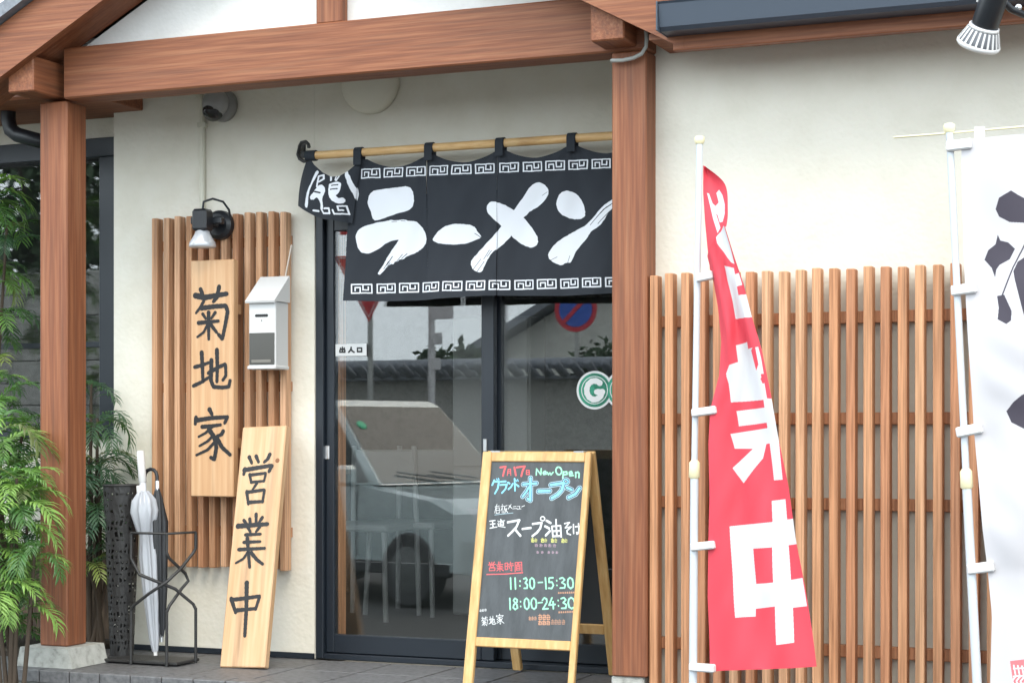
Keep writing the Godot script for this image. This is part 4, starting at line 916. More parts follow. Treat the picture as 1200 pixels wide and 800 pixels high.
# ------------------------------------------------------------------ chalkboard
func make_chalkboard() -> void:
	var o := Vector3(0.4740, 0.8544, 0.3600)
	var up := Vector3(0.0000, 0.9761, -0.2171)
	var nn := Vector3(-0.0000, 0.2171, 0.9761)
	var b := Basis(Vector3.RIGHT, up, nn)
	var x0 := -0.2270
	var x1 := 0.2029
	var L := o.y / up.y + 0.0
	var t := thing("chalk_board", "folding A-frame blackboard with coloured chalk menu and opening hours by the door", "blackboard", Vector3(o.x, 0.0, 0.36))
	var rel := o - t.position
	var fx := Transform3D(b, rel)
	var cx0 := -0.1897
	var cx1 := 0.1792
	var cy0 := -0.6897
	var cy1 := -0.0376
	# front frame: stiles run down as legs
	part(box(Vector3(x0, -L + 0.004, -0.022), Vector3(cx0, 0.0, 0.0), 0.003), "stile", MT.frame_wood, t, fx)
	part(box(Vector3(cx1, -L + 0.004, -0.022), Vector3(x1, 0.0, 0.0), 0.003), "stile", MT.frame_wood, t, fx)
	part(box(Vector3(cx0, cy1, -0.021), Vector3(cx1, -0.001, -0.001), 0.003), "rail", MT.frame_wood, t, fx)
	part(box(Vector3(cx0, cy0 - 0.034, -0.021), Vector3(cx1, cy0, -0.001), 0.003), "rail", MT.frame_wood, t, fx)
	# slate with chalk writing
	var img := Image.create(768, 1357, false, Image.FORMAT_RGB8)
	img.fill(lin(0.040, 0.045, 0.050))
	# wiped chalk dust and old smears: grainy horizontal and vertical wipes
	var fn := FastNoiseLite.new()
	fn.seed = 4
	fn.frequency = 0.004
	fn.fractal_octaves = 4
	var f2 := FastNoiseLite.new()
	f2.seed = 9
	f2.frequency = 0.35
	for y in range(0, 1357, 2):
		for x in range(0, 768, 2):
			var d := 0.5 + 0.5 * fn.get_noise_2d(x * 2.6, y * 0.55) + 0.25 * f2.get_noise_2d(x * 0.6, y * 0.05)
			d = clampf(d, 0.0, 1.0)
			img.fill_rect(Rect2i(x, y, 2, 2), lin(0.036 + 0.045 * d, 0.042 + 0.049 * d, 0.047 + 0.053 * d))
	var cols := [lin(0.72, 0.10, 0.11), lin(0.32, 0.80, 0.52), lin(0.22, 0.62, 0.85), lin(0.72, 0.74, 0.76), lin(0.75, 0.75, 0.20), lin(0.55, 0.35, 0.45), lin(0.70, 0.33, 0.18), lin(0.035, 0.05, 0.075)]
	for s in [[0,15,77,44,120,38,111,69,105,109],[0,15,214,43,279,34,264,71,257,110],[0,15,193,43,211,104],[0,7,143,58,140,106],[0,7,143,58,163,57,169,105],[0,7,141,74,164,72],[0,7,141,87,165,86],[0,7,295,65,297,97],[0,7,295,65,317,64,322,97,297,97],[0,7,297,81,320,80],[1,10,380,101,378,53,417,98,416,50],[1,10,434,86,461,82,451,69,436,77,440,97,464,93],[1,10,469,79,480,99,490,82,501,99,517,78],[1,12,585,68,585,79,581,89,574,95,565,97,555,94,547,87,540,77,537,65,538,54,543,45,550,39,559,38,569,42,577,49,583,60,585,71],[1,12,601,74,598,122],[1,12,600,80,625,73,631,93,606,99],[1,12,649,90,674,86,663,70,648,78,655,104,681,102],[1,12,703,116,699,77],[1,12,701,86,717,74,729,87,729,118],[2,14,35,144,21,183],[2,14,34,157,75,154,70,208,50,248],[2,14,91,156,131,153],[2,14,89,182,143,177,135,212,109,243],[2,13,150,161,165,170],[2,14,160,214,179,197,192,171],[2,13,203,132,215,225],[2,13,208,169,242,191],[2,7,53,133,61,146],[2,7,67,129,75,142],[2,7,214,142,221,152],[2,7,227,137,235,150],[10,40,280,175,385,165],[10,42,334,126,342,214,348,297,327,287],[10,38,328,194,310,230,283,269],[10,43,410,227,499,223],[10,42,507,177,609,161,599,216,569,251,523,278],[10,31,644,149,644,156,640,162,634,165,626,166,618,164,612,159,608,152,607,145,609,139,614,134,621,132,629,133,636,137,642,142,644,149],[10,39,638,197,678,213],[10,43,659,271,712,244,740,200],[7,30,280,175,385,165],[7,32,334,126,342,214,348,297,327,287],[7,28,328,194,310,230,283,269],[7,33,410,227,499,223],[7,32,507,177,609,161,599,216,569,251,523,278],[7,22,644,149,644,156,640,162,634,165,626,166,618,164,612,159,608,152,607,145,609,139,614,134,621,132,629,133,636,137,642,142,644,149],[7,30,638,197,678,213],[7,33,659,271,712,244,740,200],[2,17,280,175,385,165],[2,19,334,126,342,214,348,297,327,287],[2,15,328,194,310,230,283,269],[2,20,410,227,499,223],[2,20,507,177,609,161,599,216,569,251,523,278],[2,9,644,149,644,156,640,162,634,165,626,166,618,164,612,159,608,152,607,145,609,139,614,134,621,132,629,133,636,137,642,142,644,149],[2,17,638,197,678,213],[2,20,659,271,712,244,740,200],[3,5,60,353,95,345],[3,5,74,333,61,399],[3,5,71,362,98,359,101,399,74,403,71,362],[3,5,73,381,99,379],[3,5,109,351,132,345],[3,5,119,333,124,399],[3,5,121,359,111,383],[3,5,136,350,159,341],[3,5,141,349,136,399],[3,5,143,367,161,365,145,399],[3,5,146,373,170,395],[3,5,192,333,172,367],[3,5,175,341,201,362],[3,5,212,350,234,346],[3,5,209,366,244,362],[3,5,247,346,265,345,264,365],[3,5,245,368,276,365],[3,5,282,349,304,340],[10,4,63,416,134,407,215,398],[3,8,26,465,70,459],[3,8,34,490,73,484],[3,8,35,519,90,509],[3,8,49,463,60,514],[3,6,94,461,102,471],[3,6,93,484,106,484,100,502,160,511],[3,6,108,465,151,459],[3,6,115,448,122,460],[3,6,115,473,116,500],[3,6,115,473,142,470,146,497,118,497],[3,6,116,485,143,484],[3,17,177,471,271,453,253,504,222,541,190,574],[3,17,239,522,278,561,290,573],[3,17,304,520,369,511],[3,17,384,480,456,470,447,515,422,548,390,573],[3,17,495,453,528,470],[3,17,486,496,520,512],[3,17,498,566,528,532],[3,9,479,438,478,445,474,450,469,453,461,454,454,452,448,448,444,441,444,435,446,429,451,424,457,422,465,423,471,426,476,432,479,438],[3,13,541,496,557,574],[3,13,541,496,611,489,623,574],[3,14,549,533,615,528],[3,14,556,572,622,567],[3,13,570,444,588,569],[3,11,643,472,681,464,651,504,697,497,666,526,671,549,697,556],[3,11,714,478,721,546],[3,11,732,495,781,490],[3,11,754,470,765,540,749,550,744,538,764,536,789,552],[3,5,768,449,775,462],[3,5,780,446,787,459],[4,4,380,596,402,593],[4,4,390,586,393,619],[4,4,384,606,406,604],[4,4,385,604,386,619],[4,4,402,601,404,619,388,619],[4,3,407,597,427,595],[4,3,416,589,419,616],[4,3,411,605,431,604],[4,3,412,604,412,616],[4,3,427,599,429,616,414,616],[4,4,460,596,482,593],[4,4,470,586,473,618],[4,4,464,605,486,603],[4,4,465,604,466,618],[4,4,481,596,484,618,468,618],[4,3,488,596,507,594],[4,3,496,588,499,616],[4,3,491,605,511,603],[4,3,492,603,492,616],[4,3,507,599,509,615,495,616],[4,4,543,595,564,592],[4,4,552,585,556,617],[4,4,546,605,568,603],[4,4,547,603,548,617],[4,4,564,601,567,617,551,617],[4,3,570,596,589,593],[4,3,578,587,581,615],[4,3,573,604,593,602],[4,3,574,603,575,615],[4,3,589,598,591,615,577,615],[4,4,626,594,647,592],[4,4,635,585,639,617],[4,4,629,604,651,602],[4,4,630,602,631,617],[4,4,647,596,650,617,634,617],[4,3,653,595,672,593],[4,3,661,587,664,614],[4,3,656,603,675,602],[4,3,657,602,657,614],[4,3,671,598,674,614,660,614],[5,2,413,637,437,635],[5,2,424,630,426,653],[5,2,416,644,441,642],[5,2,418,643,418,653],[5,2,436,641,438,653,420,653],[5,2,450,637,474,635],[5,2,461,630,463,653],[5,2,454,644,478,642],[5,2,455,642,455,653],[5,2,473,637,475,653,457,653],[5,2,487,636,511,634],[5,2,498,629,500,652],[5,2,491,643,515,642],[5,2,492,642,492,652],[5,2,510,641,512,652,494,652],[5,2,521,636,545,634],[5,2,533,629,534,652],[5,2,525,643,549,642],[5,2,526,642,526,652],[5,2,545,640,547,652,529,652],[5,2,561,636,585,634],[5,2,572,629,574,652],[5,2,564,643,588,641],[5,2,565,641,566,652],[5,2,584,639,586,652,568,652],[5,2,432,691,450,689],[5,2,440,685,442,704],[5,2,435,696,453,695],[5,2,436,695,436,704],[5,2,449,693,451,704,438,704],[5,2,469,690,487,689],[5,2,478,685,479,703],[5,2,472,696,490,695],[5,2,473,695,473,703],[5,2,486,690,488,703,475,703],[5,2,523,690,540,688],[5,2,531,684,532,703],[5,2,525,695,543,694],[5,2,526,694,526,703],[5,2,539,690,541,703,528,703],[5,2,556,690,573,688],[5,2,564,684,565,702],[5,2,558,695,576,694],[5,2,559,694,560,702],[5,2,573,691,574,702,561,702],[5,2,588,689,605,688],[5,2,596,684,597,702],[5,2,590,695,608,694],[5,2,591,694,591,702],[5,2,605,691,606,702,593,702],[0,7,52,784,61,796],[0,7,72,781,74,793],[0,7,94,779,86,793],[0,7,46,803,105,797],[0,7,62,807,90,805,91,819,64,822,62,807],[0,7,57,827,103,824,103,845,59,848,57,827],[0,7,128,778,130,797],[0,7,141,778,143,797],[0,7,116,802,166,796],[0,7,122,814,163,811],[0,7,121,827,169,822],[0,7,141,799,147,849],[0,7,142,828,121,847],[0,7,148,828,174,844],[0,7,183,787,189,836,209,834,203,784,183,787],[0,7,186,810,206,808],[0,7,212,793,249,788],[0,7,227,777,231,805],[0,7,211,808,253,802],[0,7,239,807,244,843,232,838],[0,7,220,817,228,826],[0,7,266,780,272,847],[0,7,266,780,286,778,288,797,268,800],[0,7,293,778,318,775,327,844],[0,7,293,778,296,797,321,794],[0,7,279,809,307,806,311,834,283,837,279,809],[0,7,281,823,309,820],[0,9,41,877,188,870,333,855],[1,12,238,898,249,982],[1,12,276,897,287,980],[1,12,348,901,363,894,375,910,362,931,382,947,380,972,357,973],[1,12,412,892,399,905,399,934,407,963,423,975,437,962,437,932,429,904,412,892],[1,12,522,888,535,971],[1,12,583,886,553,889,554,922,578,919,592,943,580,967,555,966],[1,12,638,891,661,883,678,899,658,920,686,935,682,960,648,962],[1,12,720,881,705,894,704,923,713,951,732,963,748,950,748,921,739,892,720,881],[1,12,246,1053,258,1138],[1,12,308,1063,288,1051,277,1069,310,1101,316,1124,298,1136,281,1124,283,1101,308,1080,308,1063],[1,12,382,1047,369,1060,368,1090,376,1119,393,1131,406,1118,407,1088,399,1059,382,1047],[1,12,440,1044,425,1058,424,1087,433,1117,451,1128,466,1115,467,1085,458,1056,440,1044],[1,12,513,1058,525,1040,546,1049,549,1073,522,1125,563,1120],[1,12,588,1037,569,1093,617,1086],[1,12,599,1066,606,1121],[1,12,662,1041,683,1033,700,1049,681,1071,708,1086,704,1112,672,1113],[1,12,741,1030,723,1044,721,1073,731,1102,753,1113,771,1100,772,1070,762,1042,741,1030],[1,11,468,926,501,923],[1,11,481,1079,511,1075],[1,10,318,917,320,922],[1,10,320,953,322,958],[1,10,614,904,616,909],[1,10,619,940,621,944],[1,10,336,1073,337,1077],[1,10,340,1109,342,1114],[1,10,638,1053,640,1058],[1,10,644,1093,646,1098],[6,2,633,995,644,994],[6,2,638,991,639,1004],[6,2,635,999,646,998],[6,2,635,998,635,1004],[6,2,644,996,645,1004,637,1004],[6,2,648,1140,659,1139],[6,2,653,1136,654,1150],[6,2,650,1144,661,1143],[6,2,650,1144,651,1150],[6,2,659,1141,660,1149,652,1150],[6,2,650,994,661,993],[6,2,655,990,656,1003],[6,2,652,998,663,997],[6,2,652,997,653,1003],[6,2,661,995,662,1003,654,1003],[6,2,665,1139,677,1138],[6,2,670,1135,672,1148],[6,2,667,1143,678,1142],[6,2,668,1142,668,1148],[6,2,676,1140,677,1148,669,1148],[6,2,667,993,678,992],[6,2,672,989,674,1002],[6,2,669,997,680,996],[6,2,670,996,670,1002],[6,2,678,994,679,1002,671,1002],[6,2,683,1138,694,1137],[6,2,688,1134,689,1147],[6,2,685,1142,696,1141],[6,2,685,1141,685,1147],[6,2,694,1140,695,1147,687,1147],[6,2,685,992,695,991],[6,2,690,988,691,1001],[6,2,686,996,697,995],[6,2,687,995,687,1001],[6,2,695,992,696,1001,688,1001],[6,2,700,1137,711,1135],[6,2,705,1133,706,1146],[6,2,702,1141,713,1140],[6,2,702,1140,703,1146],[6,2,711,1138,712,1146,704,1146],[6,2,702,991,713,990],[6,2,707,987,708,1000],[6,2,703,995,714,994],[6,2,704,994,704,1000],[6,2,712,992,713,1000,705,1000],[6,2,717,1136,728,1134],[6,2,722,1131,724,1145],[6,2,719,1139,730,1139],[6,2,720,1139,720,1145],[6,2,728,1137,729,1144,721,1145],[6,2,719,990,730,988],[6,2,724,986,725,999],[6,2,721,994,732,993],[6,2,721,993,721,999],[6,2,729,990,731,999,723,999],[6,2,735,1134,746,1133],[6,2,740,1130,741,1143],[6,2,736,1138,747,1137],[6,2,737,1138,737,1144],[6,2,745,1135,746,1143,738,1143],[6,2,736,989,747,987],[6,2,741,985,742,998],[6,2,738,992,749,992],[6,2,738,992,738,998],[6,2,747,991,748,997,740,998],[6,2,752,1133,763,1132],[6,2,757,1129,758,1142],[6,2,754,1137,765,1136],[6,2,754,1136,754,1142],[6,2,762,1133,764,1142,756,1142],[6,2,753,988,764,986],[6,2,758,984,759,996],[6,2,755,991,766,990],[6,2,755,991,756,997],[6,2,764,988,765,996,757,997],[6,2,769,1132,780,1131],[6,2,774,1128,775,1141],[6,2,771,1136,782,1135],[6,2,771,1135,772,1141],[6,2,780,1132,781,1141,773,1141],[6,3,413,1191,429,1189],[6,3,420,1183,423,1210],[6,3,416,1199,432,1197],[6,3,417,1198,417,1210],[6,3,429,1192,431,1210,419,1210],[6,3,435,1191,451,1188],[6,3,442,1182,444,1209],[6,3,438,1199,454,1197],[6,3,438,1197,439,1209],[6,3,450,1193,452,1209,441,1209],[6,3,458,1190,473,1187],[6,3,465,1182,467,1208],[6,3,461,1198,476,1196],[6,3,461,1197,462,1209],[6,3,473,1190,475,1208,464,1209],[6,4,489,1175,516,1171],[6,4,501,1162,505,1204],[6,4,494,1187,521,1185],[6,4,495,1185,496,1204],[6,4,515,1176,518,1203,499,1204],[6,4,492,1219,519,1216],[6,4,504,1208,507,1242],[6,4,497,1229,524,1227],[6,4,498,1227,498,1243],[6,4,519,1223,521,1242,501,1243],[6,4,522,1174,548,1170],[6,4,534,1162,538,1203],[6,4,526,1186,553,1184],[6,4,528,1184,529,1203],[6,4,548,1174,551,1202,532,1203],[6,4,525,1218,552,1214],[6,4,537,1207,540,1241],[6,4,529,1228,556,1226],[6,4,531,1226,531,1242],[6,4,551,1220,554,1241,534,1242],[6,4,554,1173,581,1169],[6,4,566,1161,570,1202],[6,4,559,1185,586,1183],[6,4,560,1183,561,1202],[6,4,581,1176,584,1201,564,1202],[6,4,558,1217,585,1213],[6,4,570,1206,573,1240],[6,4,562,1227,589,1225],[6,4,564,1225,564,1241],[6,4,584,1218,587,1240,567,1241],[6,3,595,1209,617,1206],[6,3,605,1198,608,1234],[6,3,599,1220,621,1218],[6,3,600,1218,601,1235],[6,3,616,1212,620,1234,603,1235],[6,3,622,1208,645,1205],[6,3,632,1197,636,1233],[6,3,626,1219,649,1217],[6,3,627,1217,628,1234],[6,3,644,1209,647,1233,631,1234],[6,3,650,1208,672,1204],[6,3,660,1196,663,1233],[6,3,654,1218,676,1216],[6,3,655,1216,656,1233],[6,3,672,1211,675,1232,658,1233],[6,3,681,1207,703,1203],[6,3,691,1195,695,1232],[6,3,685,1217,707,1215],[6,3,686,1215,687,1232],[6,3,703,1207,706,1231,690,1232],[3,3,6,1150,20,1148],[3,3,13,1145,14,1162],[3,3,9,1155,23,1154],[3,3,9,1154,9,1162],[3,3,20,1153,21,1162,11,1162],[3,3,26,1147,40,1145],[3,3,32,1142,33,1159],[3,3,28,1152,42,1151],[3,3,29,1151,29,1159],[3,3,39,1150,40,1159,30,1159],[3,3,46,1144,60,1142],[3,3,53,1139,54,1156],[3,3,49,1149,63,1148],[3,3,49,1148,49,1156],[3,3,60,1145,61,1156,51,1156],[3,5,28,1211,42,1213,59,1210,75,1207],[3,5,35,1202,42,1215],[3,5,63,1198,61,1212,56,1218],[3,5,41,1217,37,1226,31,1233],[3,5,39,1227,60,1224,76,1222,80,1230,78,1248,76,1266,69,1261],[3,5,42,1234,47,1241],[3,5,61,1232,56,1239],[3,5,37,1246,52,1245,67,1243],[3,5,50,1232,55,1267],[3,5,52,1246,46,1259,37,1265],[3,5,55,1247,66,1258],[3,5,91,1222,101,1219,110,1215],[3,5,98,1198,102,1222,106,1246],[3,5,93,1253,104,1246,115,1237],[3,5,112,1231,125,1221,134,1216,137,1235,134,1242],[3,5,120,1193,123,1221,126,1245],[3,5,114,1210,117,1244,122,1254,134,1255,144,1253,144,1243],[3,5,171,1175,176,1182],[3,5,149,1187,149,1197],[3,5,150,1192,175,1187,204,1185,199,1194],[3,5,161,1201,178,1199,192,1197],[3,5,179,1200,169,1210,157,1217],[3,5,174,1205,184,1216,190,1232,188,1250,182,1248],[3,5,181,1215,174,1223,160,1231],[3,5,186,1224,175,1236,157,1245],[3,5,199,1207,196,1212,189,1215],[3,5,189,1217,199,1232,215,1242]]:
		var c: Color = cols[s[0]] if s[0] < 8 else lin(0.40, 0.58, 0.66)
		fill_stroke(img, s, c, 2)
	var rng := RandomNumberGenerator.new()
	rng.seed = 3
	for k in 26000:
		var x := rng.randi() % 768
		var y := rng.randi() % 1357
		var c := img.get_pixel(x, y)
		if c.get_luminance() > 0.35:
			img.fill_rect(Rect2i(x, y, 2, 2), c.lerp(lin(0.05, 0.055, 0.06), rng.randf_range(0.3, 0.8)))
	var m := mat(Color.WHITE, 0.6)
	m.albedo_texture = ImageTexture.create_from_image(img)
	var st := ns()
	st.set_smooth_group(-1)
	var q := [[cx0, cy1, 0, 0], [cx1, cy1, 1, 0], [cx1, cy0, 1, 1], [cx0, cy0, 0, 1]]
	for k in [0, 1, 2, 0, 2, 3]:
		st.set_uv(Vector2(q[k][2], q[k][3]))
		st.add_vertex(Vector3(q[k][0], q[k][1], -0.007))
	part(fin(st), "slate", m, t, fx)
	part(box(Vector3(cx0, cy0, -0.018), Vector3(cx1, cy1, -0.009)), "backing", mat(lin(0.12, 0.08, 0.05), 0.8), t, fx)
	# rear frame swung back
	var ang := 0.30
	var rb := Transform3D(Basis(Vector3.RIGHT, ang), rel + Vector3(0, -0.004, -0.03))
	var RL := (o.y - 0.004) / cos(ang) - 0.004
	part(box(Vector3(x0, -RL, -0.022), Vector3(x0 + 0.036, 0.0, 0.0), 0.003), "rear_leg", MT.frame_wood, t, rb)
	part(box(Vector3(x1 - 0.036, -RL, -0.022), Vector3(x1, 0.0, 0.0), 0.003), "rear_leg", MT.frame_wood, t, rb)
	part(box(Vector3(x0 + 0.036, -0.04, -0.021), Vector3(x1 - 0.036, -0.001, -0.001), 0.003), "rear_rail", MT.frame_wood, t, rb)
	part(box(Vector3(x0 + 0.036, cy0 - 0.03, -0.021), Vector3(x1 - 0.036, cy0 + 0.01, -0.001), 0.003), "rear_rail", MT.frame_wood, t, rb)
	part(box(Vector3(x0 + 0.036, cy0 + 0.01, -0.016), Vector3(x1 - 0.036, -0.04, -0.008)), "rear_slate", mat(lin(0.04, 0.045, 0.05), 0.6), t, rb)
	for x in [x0 + 0.05, x1 - 0.05]:
		part(box(Vector3(x - 0.02, -0.006, -0.05), Vector3(x + 0.02, 0.003, -0.002), 0.001), "hinge", MT.steel, t, Transform3D(Basis(), rel))

# ------------------------------------------------------------------ flags
func make_flags() -> void:
	# red flag
	var img := Image.create(500, 2014, false, Image.FORMAT_RGB8)
	var red := lin(0.62, 0.05, 0.078)
	var white := lin(0.58, 0.58, 0.60)
	img.fill(red)
	for p in [[36,107,44,110,73,185,91,230,101,252,86,272,65,216],[73,109,86,97,104,121,120,162,122,200,112,231,99,239,83,198,65,182,54,146,73,162,86,148],[112,258,138,254,151,300,164,347,177,404,161,396,127,351,104,319,99,290],[130,407,174,419,179,444,196,439,210,488,187,492,192,525,226,523,249,581,251,612,169,615,159,541,151,503,140,459],[171,718,218,706,221,734,269,727,280,770,290,832,138,840,130,830,146,795,179,783],[140,871,292,865,303,932,148,941],[131,835,275,822,286,870,147,893],[167,975,314,960,326,1018,175,1035],[140,1065,341,1036,347,1095,292,1104,277,1160,190,1259,147,1199,234,1123,156,1123],[286,927,332,928,360,1242,323,1245],[136,1429,317,1407,314,1325,370,1317,376,1396,402,1392,454,1729,399,1737,405,1871,335,1883,329,1734,244,1749,244,1779,159,1788]]:
		fill_poly(img, p, white)
	for p in [[91,231,135,228,140,241,125,253,104,250],[192,490,213,485,223,521,195,525],[239,741,256,719,269,795,259,819,246,769],[276,851,292,832,295,867,285,870],[234,1514,317,1505,323,1641,244,1652],[381,1496,422,1489,438,1620,390,1630]]:
		fill_poly(img, p, red)
	var m := mat(Color.WHITE, 0.7)
	m.albedo_texture = ImageTexture.create_from_image(img)
	m.backlight_enabled = true
	m.backlight = Color(0.25, 0.25, 0.25)
	var base := Vector3(1.2425, -0.35, 0.95)
	var t := thing("red_banner", "red nobori banner with large white characters twisted on a white pole", "banner", base)
	var uvf := func(p: Vector3) -> Vector2:
		var q := p + base
		return Vector2((q.x - 1.2510) / (1.6561 - 1.2510), (1.7815 - q.y) / (1.7815 - 0.1496))
	var le := [Vector3(1.2894, 1.4881, 0.9550), Vector3(1.3092, 1.4055, 0.9550), Vector3(1.3248, 1.3228, 0.9600), Vector3(1.3375, 1.2133, 0.9650), Vector3(1.3304, 1.1047, 0.9600), Vector3(1.3008, 0.9960, 0.9550), Vector3(1.2951, 0.8867, 0.9550), Vector3(1.2979, 0.7227, 0.9550), Vector3(1.2923, 0.5586, 0.9550), Vector3(1.2894, 0.3945, 0.9550), Vector3(1.2951, 0.2581, 0.9550), Vector3(1.2979, 0.1571, 0.9550)]
	var re := [Vector3(1.3644, 1.5818, 1.0200), Vector3(1.3977, 1.4728, 1.0200), Vector3(1.4253, 1.3913, 1.0200), Vector3(1.4474, 1.2948, 1.0100), Vector3(1.4805, 1.1820, 1.0000), Vector3(1.5080, 1.0426, 0.9900), Vector3(1.5274, 0.9194, 0.9800), Vector3(1.5629, 0.7535, 0.9800), Vector3(1.5846, 0.5882, 0.9800), Vector3(1.6144, 0.4343, 0.9800), Vector3(1.6361, 0.2966, 0.9800), Vector3(1.6495, 0.1935, 0.9800)]
	var f := func(u: float, v: float) -> Vector3:
		var k := v * 11.0
		var i := mini(int(k), 10)
		var a: Vector3 = le[i].lerp(le[i + 1], k - i)
		var c: Vector3 = re[i].lerp(re[i + 1], k - i)
		var p := a.lerp(c, u)
		p.z += 0.005 * sin(u * 21.0 + v * 46.0 + 2.0 * sin(v * 9.0)) * sin(PI * u) * (0.4 + 0.6 * sin(v * 17.0) * sin(v * 17.0)) + 0.022 * sin(u * 5.0 + v * 4.0) * sin(PI * minf(1.0, u * 1.2)) + 0.006 * sin(u * 13.0 - v * 9.0)
		return p - base
	part(sheet(f, uvf, 24, 66), "cloth", m, t)
	# top corner folded back on itself
	var l2 := [Vector3(1.2680, 1.7839, 0.9400), Vector3(1.2694, 1.6954, 0.9450), Vector3(1.2766, 1.6041, 0.9500), Vector3(1.2851, 1.5161, 0.9500), Vector3(1.2945, 1.4444, 0.9530)]
	var r2 := [Vector3(1.2737, 1.7809, 0.9400), Vector3(1.3445, 1.7197, 0.9600), Vector3(1.3642, 1.6391, 0.9900), Vector3(1.3615, 1.5614, 1.0100), Vector3(1.3011, 1.4384, 0.9560)]
	var f2 := func(u: float, v: float) -> Vector3:
		var k := v * 4.0
		var i := mini(int(k), 3)
		var w := k - i
		var a: Vector3 = l2[i].lerp(l2[i + 1], w)
		var c: Vector3 = r2[i].cubic_interpolate(r2[i + 1], r2[maxi(i - 1, 0)], r2[mini(i + 2, 4)], w)
		var p := a.lerp(c, u)
		p.z += -0.02 * sin(PI * u) - 0.012
		return p - base
	part(sheet(f2, uvf, 14, 30), "folded_corner", m, t)
	pole(t, Vector3(1.2579, 1.8594, 0.9350) - base, Vector3(1.2379, 0.1160, 0.9350) - base, [Vector3(1.2608, 1.8482, 0.9350) - base], Vector3(1.2408, 0.8039, 0.9350) - base)
	for q in [[Vector3(1.2537, 1.4194, 0.9400), Vector3(1.3141, 1.4266, 0.9620)], [Vector3(1.2366, 0.9855, 0.9400), Vector3(1.3226, 0.9958, 0.9620)], [Vector3(1.2337, 0.5537, 0.9400), Vector3(1.3169, 0.5651, 0.9620)], [Vector3(1.2280, 0.1684, 0.9400), Vector3(1.3169, 0.1698, 0.9620)]]:
		tie(t, q[0] - base, q[1] - base, 0.026)
	# white flag
	var im2 := Image.create(680, 2003, false, Image.FORMAT_RGB8)
	im2.fill(lin(0.53, 0.52, 0.54))
	var ink := lin(0.045, 0.038, 0.055)
	for p in [[112,266,123,231,144,220,161,211,184,227,206,240,224,271,201,314,156,309,123,290],[76,423,88,393,111,376,118,346,126,365,150,372,172,394,156,426,124,442,114,456,110,480,99,450],[117,540,140,537,164,589,163,619,148,630,120,614,123,577],[168,464,181,435,206,419,233,425,234,448,278,331,299,332,288,445,343,424,349,458,289,490,277,626,332,606,332,627,222,660,211,637,173,491],[146,903,169,874,195,853,250,827,366,818,388,853,273,875,319,936,273,985,227,972,195,955,162,938],[226,1153,320,1116,377,1139,273,1224,377,1211,378,1259,274,1320,343,1392,297,1416,227,1322,319,1249,216,1250,297,1164]]:
		fill_poly(im2, p, ink)
	for s in [[4,134,538,167,452,212,363]]:
		fill_stroke(im2, s, ink)
	for p in [[157,1687,227,1672,244,1755,171,1774]]:
		fill_poly(im2, p, lin(0.70, 0.16, 0.18))
		for k in 5:
			var x: int = p[0] + 12 + k * 13
			fill_stroke(im2, [5, x, p[1] + 12, x + 7, p[1] + 45, x - 4, p[1] + 60, x + 6, p[1] + 85], lin(0.78, 0.72, 0.74))
		for k in 3:
			fill_stroke(im2, [5, p[0] + 12, p[1] + 22 + k * 24, p[0] + 72, p[1] + 14 + k * 24], lin(0.78, 0.72, 0.74))
	var m2 := mat(Color.WHITE, 0.7)
	m2.albedo_texture = ImageTexture.create_from_image(im2)
	m2.backlight_enabled = true
	m2.backlight = Color(0.3, 0.3, 0.3)
	var b2 := Vector3(2.1731, -0.35, 1.2)
	var w := thing("white_banner", "white nobori banner with dark brush characters on a leaning white pole", "banner", b2)
	var uv2 := func(p: Vector3) -> Vector2:
		var q := p + b2
		return Vector2((q.x - 2.1246) / (2.7446 - 2.1246), (1.8064 - q.y) / (1.8064 - (-0.0200)))
	var l3 := [Vector3(2.1270, 1.7715, 1.2000), Vector3(2.1294, 1.6078, 1.2000), Vector3(2.1343, 1.4342, 1.2000), Vector3(2.1392, 1.3226, 1.2000), Vector3(2.1472, 1.1860, 1.2050), Vector3(2.1569, 1.0499, 1.2050), Vector3(2.1634, 0.9264, 1.2000), Vector3(2.1762, 0.7906, 1.2050), Vector3(2.1890, 0.6431, 1.2100), Vector3(2.2021, 0.5245, 1.2000), Vector3(2.2155, 0.3978, 1.2100), Vector3(2.2107, 0.2008, 1.2100), Vector3(2.2131, 0.0534, 1.2100)]
	var f3 := func(u: float, v: float) -> Vector3:
		var k := v * 12.0
		var i := mini(int(k), 11)
		var a: Vector3 = l3[i].lerp(l3[i + 1], k - i)
		var p := a + Vector3(u * 0.585, 0, u * 0.06)
		p.y += u * 0.005
		p.z += 0.03 * sin(u * 4.5 + v * 2.0) * smoothstep(0.0, 0.25, u) * (0.4 + v) + 0.007 * sin((u * 0.8 + v * 2.2) * 9.0) * smoothstep(0.0, 0.1, u) + 0.0025 * sin(u * 17.0 - v * 50.0 + 3.0 * sin(v * 7.0)) * smoothstep(0.0, 0.12, u) * (0.35 + 0.65 * absf(sin(v * 12.5)))
		return p - b2
	part(sheet(f3, uv2, 40, 80), "cloth", m2, w)
	pole(w, Vector3(2.0905, 1.8059, 1.1850) - b2, Vector3(2.1709, 0.1956, 1.1850) - b2, [], Vector3(2.1394, 0.7874, 1.1850) - b2)
	for q in [[Vector3(2.0839, 1.7558, 1.1900), Vector3(2.1593, 1.7589, 1.2050)], [Vector3(2.0986, 1.3344, 1.1900), Vector3(2.1714, 1.3410, 1.2050)], [Vector3(2.1133, 0.9215, 1.1900), Vector3(2.1883, 0.9362, 1.2050)], [Vector3(2.1450, 0.5247, 1.1900), Vector3(2.2220, 0.5377, 1.2050)]]:
		tie(w, q[0] - b2, q[1] - b2, 0.03)
